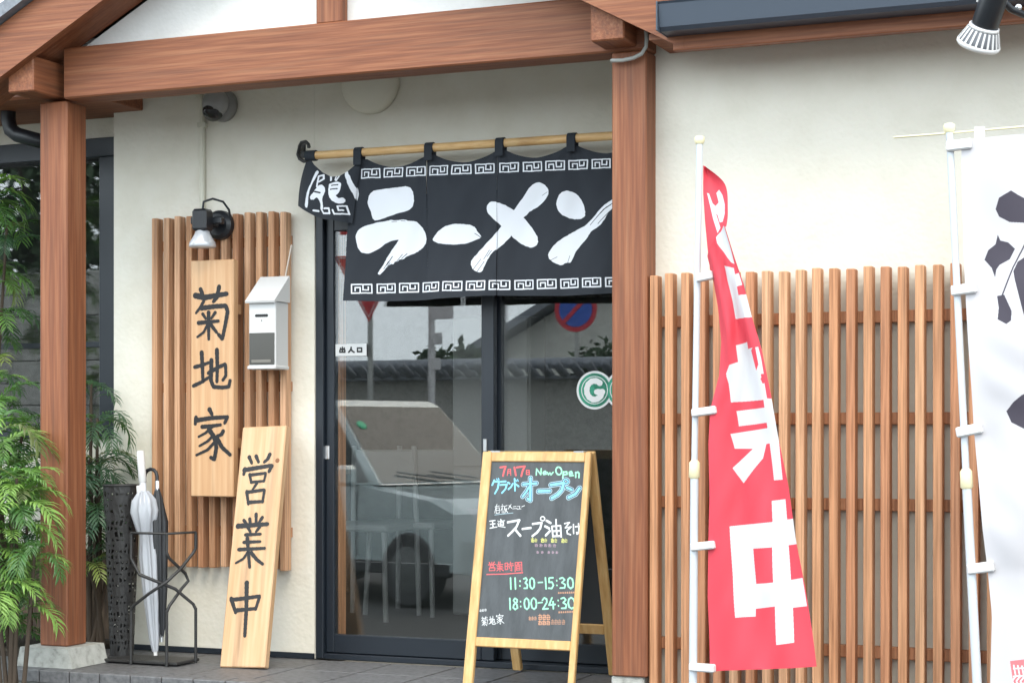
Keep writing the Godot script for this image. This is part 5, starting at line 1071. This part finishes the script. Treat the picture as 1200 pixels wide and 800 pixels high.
	part(tube([Vector3(1.9292, 1.7936, 1.1850) - b2, Vector3(2.0880, 1.7961, 1.1850) - b2, Vector3(2.0880, 1.7961, 1.1850) - b2 + Vector3(0.66, 0.01, 0.04)], 0.0035, 6), "cross_rod", MT.cream_plastic, w)
	for x in [0.075, 0.35, 0.6]:
		part(box(Vector3(x, -0.03, -0.004), Vector3(x + 0.03, 0.012, 0.006), 0.002), "top_tie", MT.white_plastic, w, Transform3D(Basis(), Vector3(2.0880, 1.7961, 1.1850) - b2 + Vector3(0, 0.0, x * 0.06)))

func pole(t: Node, top: Vector3, low: Vector3, _extra: Array, joint: Vector3) -> void:
	var d := (top - low).normalized()
	var ground := low + d * ((0.012 - low.y) / d.y)
	part(tube([ground, joint], 0.0135, 14), "pole", MT.white_pole, t)
	part(tube([joint, top], 0.0105, 14), "upper_pole", MT.white_pole, t)
	part(tube([joint - d * 0.03, joint - d * 0.024, joint + d * 0.022, joint + d * 0.03], [0.013, 0.0185, 0.0175, 0.011], 14), "joint", MT.cream_plastic, t)
	part(tube([top - d * 0.008, top, top + d * 0.014, top + d * 0.018], [0.012, 0.0165, 0.0165, 0.012], 14), "cap", MT.cream_plastic, t)
	# round weight on the ground
	part(lathe([Vector2(0.0, 0.0), Vector2(0.17, 0.0), Vector2(0.18, 0.02), Vector2(0.16, 0.05), Vector2(0.05, 0.065), Vector2(0.03, 0.12), Vector2(0.0, 0.12)], 24, T(ground.x, 0.0, ground.z)), "weight", mat(lin(0.05, 0.09, 0.2), 0.5), t)

func tie(t: Node, a: Vector3, c: Vector3, h: float) -> void:
	var x := (c - a)
	var L := x.length()
	x = x.normalized()
	var z := x.cross(Vector3.UP).normalized()
	part(box(Vector3(0, -h / 2, -0.012), Vector3(L, h / 2, 0.012), 0.004), "tie", MT.white_plastic, t, Transform3D(Basis(x, z.cross(x), z), a + Vector3(0, 0, 0.002)))

# ------------------------------------------------------------------ plants
func frond_mesh(rng: RandomNumberGenerator, L: float, droop: float) -> ArrayMesh:
	var st := ns()
	st.set_smooth_group(-1)
	var n := 13
	var prev := Vector3.ZERO
	var dirv := Vector3(0, 0.75, 0.66).normalized()
	var stem: Array = [prev]
	for i in n:
		var f := float(i) / (n - 1)
		dirv = (dirv + Vector3(0, -droop / n * (0.5 + f), 0)).normalized()
		var p := prev + dirv * (L / n)
		stem.append(p)
		if i > 1:
			var ll := L * 0.34 * (0.45 + 0.55 * sin(PI * (0.1 + 0.8 * f))) * rng.randf_range(0.8, 1.15)
			for s in [-1.0, 1.0]:
				var side := Vector3(s, 0, 0)
				var nrm: Vector3 = side.cross(dirv).normalized() * s
				var ahead: float = lerpf(0.55, 1.1, f)
				var ld: Vector3 = (side * 0.86 + dirv * ahead + nrm * rng.randf_range(-0.2, 0.1)).normalized()
				var wv: Vector3 = ld.cross(nrm).normalized() * ll * rng.randf_range(0.07, 0.09)
				var tip: Vector3 = p + ld * ll + Vector3(0, -ll * rng.randf_range(0.12, 0.4), 0)
				var q1: Vector3 = p + ld * ll * 0.3 + Vector3(0, ll * 0.03, 0)
				var q2: Vector3 = p + ld * ll * 0.66 + Vector3(0, -ll * 0.02, 0)
				# blade folded along its midrib
				var dip: Vector3 = nrm * ll * 0.025
				tri(st, p, q1 + wv + dip, q1)
				tri(st, p, q1, q1 - wv + dip)
				quad(st, q1 + wv + dip, q2 + wv * 0.85 + dip, q2, q1)
				quad(st, q1, q2, q2 - wv * 0.85 + dip, q1 - wv + dip)
				tri(st, q2 + wv * 0.85 + dip, tip, q2)
				tri(st, q2, tip, q2 - wv * 0.85 + dip)
		prev = p
	add_tube(st, stem, L * 0.008, 4, false)
	return fin(st)

func make_plants() -> void:
	var rng := RandomNumberGenerator.new()
	rng.seed = 21
	var variants: Array = []
	for i in 5:
		variants.append(frond_mesh(rng, 0.30 + 0.02 * i, 1.2 + 0.35 * i))
	var greens: Array = []
	for c in [[0.045, 0.115, 0.03], [0.095, 0.20, 0.045], [0.16, 0.28, 0.06], [0.022, 0.06, 0.035], [0.03, 0.075, 0.038], [0.16, 0.20, 0.05], [0.10, 0.12, 0.045]]:
		var m := mat(lin(c[0], c[1], c[2]), 0.45)
		m.backlight_enabled = true
		m.backlight = Color(0.3, 0.45, 0.12)
		greens.append(m)
	var bark := mat(lin(0.07, 0.05, 0.035), 0.9)
	structure(box(Vector3(-4.0, -0.03, -0.08), Vector3(-1.66, 0.03, 0.40), 0.01), "planting_bed", MT.soil, "dark soil bed below the left window")
	var sets := [
		["ferny shrub with bright feathery fronds reaching in front of the timber post", 0.86, [[Vector3(-1.5046, 0.6193, 0.8600), 13, 0.9], [Vector3(-1.5927, 0.7490, 0.8400), 12, 0.95], [Vector3(-1.5029, 0.7490, 0.8000), 10, 0.8], [Vector3(-1.6094, 0.4870, 0.8800), 12, 1.0], [Vector3(-1.3945, 0.4931, 0.9000), 9, 0.75], [Vector3(-1.5371, 0.3578, 0.8800), 11, 0.85], [Vector3(-1.5035, 0.3215, 0.8200), 9, 0.75], [Vector3(-1.6405, 0.9472, 0.8000), 9, 0.9]], [0, 1, 2, 2], -0.33],
		["ferny shrub with deep green fronds growing at the left window", 0.30, [[Vector3(-1.9832, 1.0581, 0.3000), 11, 0.9], [Vector3(-1.9262, 0.9862, 0.2600), 10, 0.8], [Vector3(-2.0293, 0.8780, 0.3200), 12, 1.0], [Vector3(-1.8584, 0.8064, 0.2800), 10, 0.85], [Vector3(-1.9568, 0.7341, 0.3000), 12, 0.9], [Vector3(-1.8671, 0.5550, 0.2800), 10, 0.85], [Vector3(-1.9344, 0.4491, 0.3400), 11, 0.9], [Vector3(-1.8999, 0.3013, 0.2600), 9, 0.8], [Vector3(-1.9764, 0.1417, 0.3200), 9, 0.8]], [0, 1, 3, 0], 0.03],
		["tall ferny shrub whose top fronds hang at the upper left of the window", 0.15, [[Vector3(-2.1822, 1.9692, 0.1500), 12, 0.95], [Vector3(-2.1042, 1.8255, 0.1800), 9, 0.75], [Vector3(-2.2095, 1.6554, 0.1500), 11, 0.9], [Vector3(-2.1822, 1.4323, 0.1500), 10, 0.9], [Vector3(-2.1064, 1.2074, 0.2000), 10, 0.8]], [1, 0, 2, 4], 0.03],
		["dark ferny shrub standing behind the timber post beside the basket", 0.18, [[Vector3(-1.5862, 0.9857, 0.1800), 9, 0.7], [Vector3(-1.6148, 0.8066, 0.2000), 11, 0.85], [Vector3(-1.5715, 0.7881, 0.1400), 9, 0.7], [Vector3(-1.5892, 0.5923, 0.2000), 11, 0.85], [Vector3(-1.6606, 1.1303, 0.1600), 7, 0.6], [Vector3(-1.6027, 0.6612, 0.1200), 9, 0.75], [Vector3(-1.6063, 0.4131, 0.2000), 9, 0.75], [Vector3(-1.5769, 0.5172, 0.1200), 8, 0.65]], [3, 4, 3, 4], 0.03],
	]
	for s in sets:
		var z: float = s[1]
		var first: Vector3 = s[2][0][0]
		var foot := Vector3(first.x, s[4], z)
		var t := thing("fern_shrub", s[0], "shrub", foot, "feathery shrubs round the left post")
		for cr in s[2]:
			var c: Vector3 = cr[0] + Vector3(0, 0, rng.randf_range(-0.06, 0.06)) - foot
			var base := Vector3(rng.randf_range(-0.05, 0.05), 0.0, rng.randf_range(-0.03, 0.03))
			part(tube([base, base.lerp(c, 0.5) + Vector3(rng.randf_range(-0.02, 0.02), 0, 0), c], [0.011, 0.009, 0.006], 7), "stem", bark, t)
			var cnt := int(cr[1] * 1.5)
			for k in cnt:
				var yaw: float = TAU * (k + rng.randf_range(-0.4, 0.4)) / cnt
				var sc: float = cr[2] * rng.randf_range(0.6, 1.1) * 0.78
				var basis := Basis(Vector3.UP, yaw) * Basis(Vector3.RIGHT, rng.randf_range(-0.2, 0.55))
				part(variants[rng.randi() % 5], "frond", greens[s[3][rng.randi() % 4] if rng.randf() > 0.1 else 5 + rng.randi() % 2], t, Transform3D(basis.scaled(Vector3.ONE * sc), c + Vector3(0, -rng.randf() * 0.10, 0)))

# ------------------------------------------------------------------ inside
func make_inside() -> void:
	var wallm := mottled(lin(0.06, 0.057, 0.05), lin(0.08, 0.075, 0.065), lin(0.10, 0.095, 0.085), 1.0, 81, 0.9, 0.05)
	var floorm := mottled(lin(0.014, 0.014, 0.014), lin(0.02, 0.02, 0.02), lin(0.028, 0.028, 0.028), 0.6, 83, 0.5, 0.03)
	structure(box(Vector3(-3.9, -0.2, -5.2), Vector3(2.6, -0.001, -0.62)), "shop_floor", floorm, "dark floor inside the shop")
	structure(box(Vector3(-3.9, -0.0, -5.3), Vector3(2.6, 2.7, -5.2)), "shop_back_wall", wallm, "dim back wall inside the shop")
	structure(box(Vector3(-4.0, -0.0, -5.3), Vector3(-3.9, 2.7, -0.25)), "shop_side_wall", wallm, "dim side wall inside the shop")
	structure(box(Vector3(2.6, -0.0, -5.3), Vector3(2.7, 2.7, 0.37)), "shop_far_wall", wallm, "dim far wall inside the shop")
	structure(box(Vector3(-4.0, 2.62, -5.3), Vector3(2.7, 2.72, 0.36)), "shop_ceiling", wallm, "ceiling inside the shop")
	var metal := mat(lin(0.36, 0.37, 0.36), 0.4)
	for k in 2:
		var at: Vector3 = [Vector3(-1.2261, 0.0052, -1.6000), Vector3(-1.1133, 0.0084, -1.9000)][k]
		var t := thing("white_chair", ["white metal chair nearest the door post seen through the left glass", "white metal chair further inside the shop beside the pale cabinet"][k], "chair", Vector3(at.x, 0.0, at.z), "chairs inside the shop")
		for q in [[-0.19, -0.19], [0.19, -0.19], [-0.19, 0.19], [0.19, 0.19]]:
			part(tube([Vector3(q[0], 0, q[1]), Vector3(q[0] * 0.9, 0.45 if q[1] > 0 else 0.86, q[1] * 0.9)], 0.014, 8), "leg", metal, t)
		part(box(Vector3(-0.2, 0.44, -0.2), Vector3(0.2, 0.475, 0.2), 0.01), "seat", metal, t)
		part(box(Vector3(-0.185, 0.66, -0.19), Vector3(0.185, 0.84, -0.165), 0.008), "backrest", metal, t)
	var c := thing("pale_cabinet", "tall pale cabinet inside the shop behind the door stile", "cabinet", Vector3(-0.8104, 0.0, -1.9))
	part(box(Vector3(0, 0.02, 0), Vector3(0.42, 1.5, 0.2), 0.008), "body", metal, c)
	part(box(Vector3(0.01, 0.03, 0.2), Vector3(0.41, 0.75, 0.215), 0.004), "door", metal, c)
	part(box(Vector3(0.01, 0.76, 0.2), Vector3(0.41, 1.49, 0.215), 0.004), "door", metal, c)
	var tb := thing("dining_table", "dark table inside the shop beyond the white chairs", "table", Vector3(-1.4869, 0.0, -2.6))
	part(box(Vector3(-0.6, 0.70, -0.35), Vector3(0.6, 0.735, 0.35), 0.006), "table_top", MT.old_plank, tb)
	for q in [[-0.55, -0.3], [0.55, -0.3], [-0.55, 0.3], [0.55, 0.3]]:
		part(box(Vector3(q[0] - 0.025, 0, q[1] - 0.025), Vector3(q[0] + 0.025, 0.70, q[1] + 0.025), 0.003), "leg", MT.old_plank, tb)
	var jb := thing("timber_jamb", "narrow brown timber upright just inside the left door glass", "upright", Vector3(-0.6361, 0.0, -0.18))
	part(box(Vector3(-0.012, 0.0, -0.03), Vector3(0.012, 1.9, 0.03), 0.003), "upright", MT.slats[1], jb)
	part(box(Vector3(-0.02, 0.0, -0.036), Vector3(0.02, 0.02, 0.036), 0.003), "foot", MT.slats[1], jb)

# ------------------------------------------------------------------ street mirrored in the glass
func make_street() -> void:
	make_car()
	# garden wall with tiled coping
	var wl := thing("garden_wall", "long pale garden wall with tiled coping across the street mirrored in glass", "wall", Vector3(-14.0, -0.35, 14.0))
	part(box(Vector3(0, 0, 0), Vector3(18, 1.95, 0.18)), "wall_body", MT.concrete, wl)
	var tl := lathe([Vector2(0.0, -0.01), Vector2(0.05, 0.0), Vector2(0.052, 0.30), Vector2(0.0, 0.30)], 10)
	for i in 90:
		var x := 0.1 + i * 0.2
		for s in [-1.0, 1.0]:
			part(tl, "coping_tile", MT.roof, wl, Transform3D(Basis(Vector3.RIGHT, s * (PI / 2 - 0.42)), Vector3(x, 2.14 - 0.13, 0.09 + s * 0.31)).translated_local(Vector3(0, -0.0, 0)) if s < 0 else Transform3D(Basis(Vector3.RIGHT, -(PI / 2 - 0.42)), Vector3(x, 2.01, 0.40)))
	part(box(Vector3(0, 1.95, -0.2), Vector3(18, 1.99, 0.38)), "coping_bed", MT.roof, wl)
	part(tube([Vector3(0, 2.15, 0.09), Vector3(18, 2.15, 0.09)], 0.07, 10), "ridge_roll", MT.roof, wl)
	# house behind with a gable
	house("grey_house", "grey gabled house across the street mirrored in the right door glass", Vector3(-9.9685, -0.35, 24.0), 7.5, 6.0, 2.95, 2.1)
	# trees
	for k in 4:
		var p: Vector3 = [Vector3(-14.5, -0.35, 19.0), Vector3(-8.3, -0.35, 17.5), Vector3(-9.1034, -0.35, 9.0), Vector3(-6.3, -0.35, 19.5)][k]
		tree(p, [2.35, 2.6, 5.0, 2.6][k], ["rounded tree behind the garden wall at its far left", "dark tree over the garden wall mirrored in the right pane", "tall tree behind the block wall mirrored in the left window", "small tree by the gabled house mirrored in the glass"][k], 300 + k)
	# road signs
	var s := thing("stop_sign", "red triangular stop sign on a grey pole mirrored in the left door glass", "sign", Vector3(-6.0435, -0.35, 11.0))
	var cy: float = 2.1442 + 0.35
	var rw := 0.42
	var tp := PackedVector2Array([Vector2(0, cy), Vector2(rw, cy + 0.72), Vector2(-rw, cy + 0.72)])
	part(prism(tp, -0.04, -0.03), "plate", mat(lin(0.55, 0.03, 0.04), 0.5), s)
	var st := ns()
	for e in 3:
		var a := tp[e].lerp(Vector2(0, cy + 0.48), 0.1)
		var c := tp[(e + 1) % 3].lerp(Vector2(0, cy + 0.48), 0.1)
		add_tube(st, [Vector3(a.x, a.y, -0.041), Vector3(c.x, c.y, -0.041)], 0.006, 6)
	part(fin(st), "white_line", MT.white_plastic, s)
	part(tube([Vector3.ZERO, Vector3(0, cy + 0.9, 0)], 0.03, 10), "pole", MT.grey_plastic, s)
	part(box(Vector3(-0.35, cy + 0.95, -0.04), Vector3(0.2, cy + 1.18, -0.03), 0.003), "red_plate", mat(lin(0.5, 0.03, 0.04), 0.5), s)
	var np := thing("no_parking_sign", "round blue sign with red border mirrored in the right door glass", "sign", Vector3(-5.5581, -0.35, 16.0))
	var ny: float = 2.5896 + 0.35
	var xf := Transform3D(Basis(Vector3(1, 0, 0), Vector3(0, 0, -1), Vector3(0, 1, 0)), Vector3(0, ny, -0.03))
	part(lathe([Vector2(0, 0.01), Vector2(0.3, 0.01), Vector2(0.3, 0.0), Vector2(0, 0)], 32, xf, false), "red_disc", mat(lin(0.5, 0.03, 0.05), 0.5), np)
	part(lathe([Vector2(0, 0.016), Vector2(0.235, 0.016), Vector2(0.235, 0.011), Vector2(0, 0.011)], 32, xf, false), "blue_disc", mat(lin(0.03, 0.09, 0.4), 0.5), np)
	part(box(Vector3(-0.24, -0.028, -0.022), Vector3(0.24, 0.028, -0.018)), "red_bar", mat(lin(0.5, 0.03, 0.05), 0.5), np, Transform3D(Basis(Vector3.BACK, PI / 4), Vector3(0, ny, -0.03)))
	part(tube([Vector3.ZERO, Vector3(0, ny + 0.4, 0)], 0.03, 10), "pole", MT.grey_plastic, np)
	var pp := thing("plate_post", "post with three stacked white plates mirrored in the left door glass", "sign", Vector3(-5.7760, -0.35, 12.0))
	part(tube([Vector3.ZERO, Vector3(0, 3.6, 0)], 0.04, 10), "pole", MT.white_plastic, pp)
	for q in [[355, 372, 26.0], [388, 402, 13.0], [418, 432, 11.0]]:
		var ya: float = 0.9140 + (510.0 - q[0]) * 0.00945 + 0.35
		var yb: float = 0.9140 + (510.0 - q[1]) * 0.00945 + 0.35
		part(box(Vector3(0.02, yb, -0.06), Vector3(0.02 + q[2] * 0.0105, ya, -0.045), 0.002), "plate", MT.white_plastic, pp)
	# concrete block wall at the side, mirrored in the window
	var bw := thing("block_wall", "grey concrete block wall mirrored in the left window", "wall", Vector3(-7.8474, -0.35, 6.0))
	var blk := box(Vector3(0.004, 0.004, 0), Vector3(0.386, 0.186, 0.12), 0.004)
	part(box(Vector3(0.0, 0.0, 0.01), Vector3(1.95, 2.66, 0.11)), "core", MT.asphalt, bw)
	for j in 14:
		for i in 5:
			part(blk, "block", MT.concrete, bw, T(i * 0.39 if j % 2 == 0 else i * 0.39 - 0.0, j * 0.19, 0))

func house(called: String, label: String, at: Vector3, w: float, d: float, h: float, rise: float) -> void:
	var t := thing(called, label, "building", at)
	var wall := mat(lin(0.55, 0.55, 0.5), 0.9)
	part(prism(PackedVector2Array([Vector2(0, 0), Vector2(w, 0), Vector2(w, h), Vector2(w / 2, h + rise), Vector2(0, h)]), 0.0, d), "wall", wall, t)
	for s in [-1.0, 1.0]:
		var x1: float = w / 2 + s * (w / 2 + 0.5)
		var y1 := h - rise / (w / 2) * 0.5
		var rp := PackedVector2Array([Vector2(w / 2, h + rise + 0.03), Vector2(x1, y1 + 0.03), Vector2(x1, y1 + 0.19), Vector2(w / 2, h + rise + 0.19)])
		part(prism(rp, -0.5, d + 0.5), "roof", MT.roof, t)
	for x in [0.2, 0.65]:
		var wn := part(box(Vector3(w * x, 1.0, -0.05), Vector3(w * x + 1.4, 2.1, 0.02)), "window", MT.frame_dark, t)
		part(box(Vector3(w * x + 0.06, 1.06, -0.06), Vector3(w * x + 1.34, 2.04, -0.051)), "pane", MT.smoke, wn)

func tree(at: Vector3, h: float, label: String, sd: int) -> void:
	var t := thing("street_tree", label, "tree", at, "trees across the street")
	var rng := RandomNumberGenerator.new()
	rng.seed = sd
	var st := ns()
	add_tube(st, [Vector3.ZERO, Vector3(0.05, h * 0.35, 0), Vector3(-0.03, h * 0.75, 0.04)], [0.13, 0.1, 0.04], 8)
	for k in 6:
		var a := TAU * k / 6
		add_tube(st, [Vector3(0.02, h * (0.3 + 0.06 * k), 0), Vector3(cos(a) * h * 0.25, h * (0.5 + 0.06 * k), sin(a) * h * 0.25)], [0.05, 0.015], 6)
	part(fin(st), "trunk", mat(lin(0.06, 0.045, 0.035), 0.9), t)
	st = ns()
	st.set_smooth_group(-1)
	var clumps: Array = []
	for k in 26:
		var dv := Vector3(rng.randfn(), rng.randfn() * 0.8, rng.randfn()).normalized()
		clumps.append(Vector3(0, h * 0.68, 0) + dv * h * rng.randf_range(0.12, 0.30))
	for k in 5200:
		var c: Vector3 = clumps[rng.randi() % clumps.size()]
		var p := c + Vector3(rng.randfn(), rng.randfn(), rng.randfn()) * h * 0.045
		var u := Vector3(rng.randfn(), rng.randfn(), rng.randfn()).normalized()
		var v := u.cross(Vector3(rng.randfn(), rng.randfn(), rng.randfn())).normalized()
		var s := rng.randf_range(0.05, 0.10)
		quad(st, p - u * s, p + v * s * 0.5, p + u * s, p - v * s * 0.5)
	part(fin(st), "crown", mat(lin(0.03, 0.06, 0.025), 0.7), t)

# parked car, nose towards the shop and to the right
func make_car() -> void:
	var paint := mat(lin(0.38, 0.46, 0.46), 0.3)
	paint.clearcoat_enabled = true
	paint.clearcoat = 0.8
	paint.clearcoat_roughness = 0.05
	var glassm := mat(lin(0.012, 0.018, 0.018), 0.08)
	glassm.metallic_specular = 0.3
	var t := thing("parked_car", "pale small car parked in front of the shop mirrored in the left door glass", "car", Vector3(-3.63, -0.35, 6.44))
	t.rotation.y = deg_to_rad(20.0)
	# side profile, x forward; stations across the width give the cabin its taper
	var lower := PackedVector2Array([Vector2(-1.68, 0.28), Vector2(-1.72, 0.6), Vector2(-1.66, 0.86), Vector2(0.55, 0.90), Vector2(1.35, 0.80), Vector2(1.62, 0.70), Vector2(1.70, 0.50), Vector2(1.66, 0.26)])
	var st := ns()
	add_prism(st, lower, -0.66, 0.66)
	for s in [-1.0, 1.0]:
		# rounded flank
		st.set_smooth_group(-1)
		for k in lower.size():
			var a := lower[k]
			var c := lower[(k + 1) % lower.size()]
			var m := Vector2(-0.05, 0.58)
			var a2 := m + (a - m) * 0.95
			var c2 := m + (c - m) * 0.95
			quad(st, Vector3(a.x, a.y, s * 0.661), Vector3(c.x, c.y, s * 0.661), Vector3(c2.x, c2.y, s * 0.735), Vector3(a2.x, a2.y, s * 0.735), Vector3(0, 0, s))
			tri(st, Vector3(a2.x, a2.y, s * 0.735), Vector3(c2.x, c2.y, s * 0.735), Vector3(m.x, m.y, s * 0.745), Vector3(0, 0, s))
	part(fin(st), "body", paint, t)
	# cabin: lower ring and roof ring
	var lo := [Vector3(-1.58, 0.87, 0.68), Vector3(0.72, 0.89, 0.68), Vector3(0.72, 0.89, -0.68), Vector3(-1.58, 0.87, -0.68)]
	var hi := [Vector3(-1.38, 1.47, 0.56), Vector3(0.10, 1.50, 0.56), Vector3(0.10, 1.50, -0.56), Vector3(-1.38, 1.47, -0.56)]
	st = ns()
	st.set_smooth_group(-1)
	for k in 4:
		var a: Vector3 = lo[k]
		var c: Vector3 = lo[(k + 1) % 4]
		var d: Vector3 = hi[(k + 1) % 4]
		var e: Vector3 = hi[k]
		quad(st, a, c, d, e, (a + c) * 0.5 - Vector3(-0.4, 0.9, 0))
	var top: Array = []
	for k in 4:
		top.append(Vector3(hi[k].x * 0.9 - 0.03, hi[k].y + 0.04, hi[k].z * 0.86))
		quad(st, hi[k], hi[(k + 1) % 4], Vector3(hi[(k + 1) % 4].x * 0.9 - 0.03, hi[(k + 1) % 4].y + 0.04, hi[(k + 1) % 4].z * 0.86), Vector3(hi[k].x * 0.9 - 0.03, hi[k].y + 0.04, hi[k].z * 0.86), Vector3.UP)
	quad(st, top[0], top[1], top[2], top[3], Vector3.UP)
	part(fin(st), "cabin", paint, t)
	# windows set just proud of the cabin faces
	for k in 4:
		var a: Vector3 = lo[k]
		var c: Vector3 = lo[(k + 1) % 4]
		var d: Vector3 = hi[(k + 1) % 4]
		var e: Vector3 = hi[k]
		var n := (c - a).cross(e - a).normalized()
		if n.dot((a + c) * 0.5 - Vector3(-0.4, 0.9, 0)) < 0:
			n = -n
		var spans := [[0.012, 0.988]] if k % 2 == 1 else [[0.05, 0.36], [0.385, 0.655], [0.68, 0.92]]
		for sp in spans:
			st = ns()
			st.set_smooth_group(-1)
			var p: Array = []
			for q in [[sp[0], 0.03], [sp[1], 0.02], [sp[1], 0.98], [sp[0], 0.98]]:
				p.append(a.lerp(c, q[0]).lerp(e.lerp(d, q[0]), q[1]) + n * 0.006)
			quad(st, p[0], p[1], p[2], p[3], n)
			part(fin(st), "windscreen" if k == 1 else "window", glassm, t)
	part(lathe([Vector2(0, 0.002), Vector2(0.045, 0.002), Vector2(0.045, 0)], 16, Transform3D(Basis(Vector3.BACK, -0.79), Vector3(0.272, 1.343, -0.46))), "round_sticker", mat(lin(0.1, 0.6, 0.3), 0.5), t)
	for w in [[0.62, 0.0], [0.62, 0.35]]:
		part(tube([Vector3(0.72, 0.93, w[1]), Vector3(0.66, 0.985, w[1] - 0.45)], 0.008, 6), "wiper", MT.black, t)
	for x in [-1.12, 1.08]:
		for s in [-1.0, 1.0]:
			var wx := Transform3D(Basis(Vector3.RIGHT, s * PI / 2), Vector3(x, 0.28, s * 0.62))
			var wh := part(lathe([Vector2(0.0, 0.14), Vector2(0.17, 0.135), Vector2(0.26, 0.14), Vector2(0.28, 0.11), Vector2(0.28, 0.0), Vector2(0.0, 0.0)], 28, wx, false), "wheel", MT.black, t)
			part(lathe([Vector2(0.0, 0.15), Vector2(0.05, 0.148), Vector2(0.17, 0.138), Vector2(0.17, 0.13)], 24, wx, false), "rim", mat(lin(0.10, 0.11, 0.11), 0.4, 0.3), wh)
	for s in [-1.0, 1.0]:
		part(box(Vector3(1.50, 0.60, s * 0.5 - 0.14), Vector3(1.685, 0.74, s * 0.5 + 0.14), 0.04), "headlight", mat(lin(0.7, 0.72, 0.74), 0.1), t)
		part(box(Vector3(0.42, 0.88, s * 0.80 - 0.08), Vector3(0.54, 1.04, s * 0.80 + 0.06), 0.03), "mirror", paint, t)
	for s in [-1.0, 1.0]:
		for x in [0.52, -0.30, -1.05]:
			part(box(Vector3(x - 0.004, 0.36, s * 0.742 - 0.004), Vector3(x + 0.004, 0.84, s * 0.742 + 0.004)), "door_seam", MT.black, t)
		part(box(Vector3(-1.5, 0.24, s * 0.72 - 0.02), Vector3(1.5, 0.34, s * 0.72 + 0.02), 0.01), "sill_trim", MT.black, t)
	part(box(Vector3(1.66, 0.36, -0.5), Vector3(1.73, 0.5, 0.5), 0.02), "grille", MT.black, t)
	part(box(Vector3(1.70, 0.40, -0.165), Vector3(1.74, 0.48, 0.165), 0.003), "number_plate", mat(lin(0.6, 0.55, 0.15), 0.5), t)
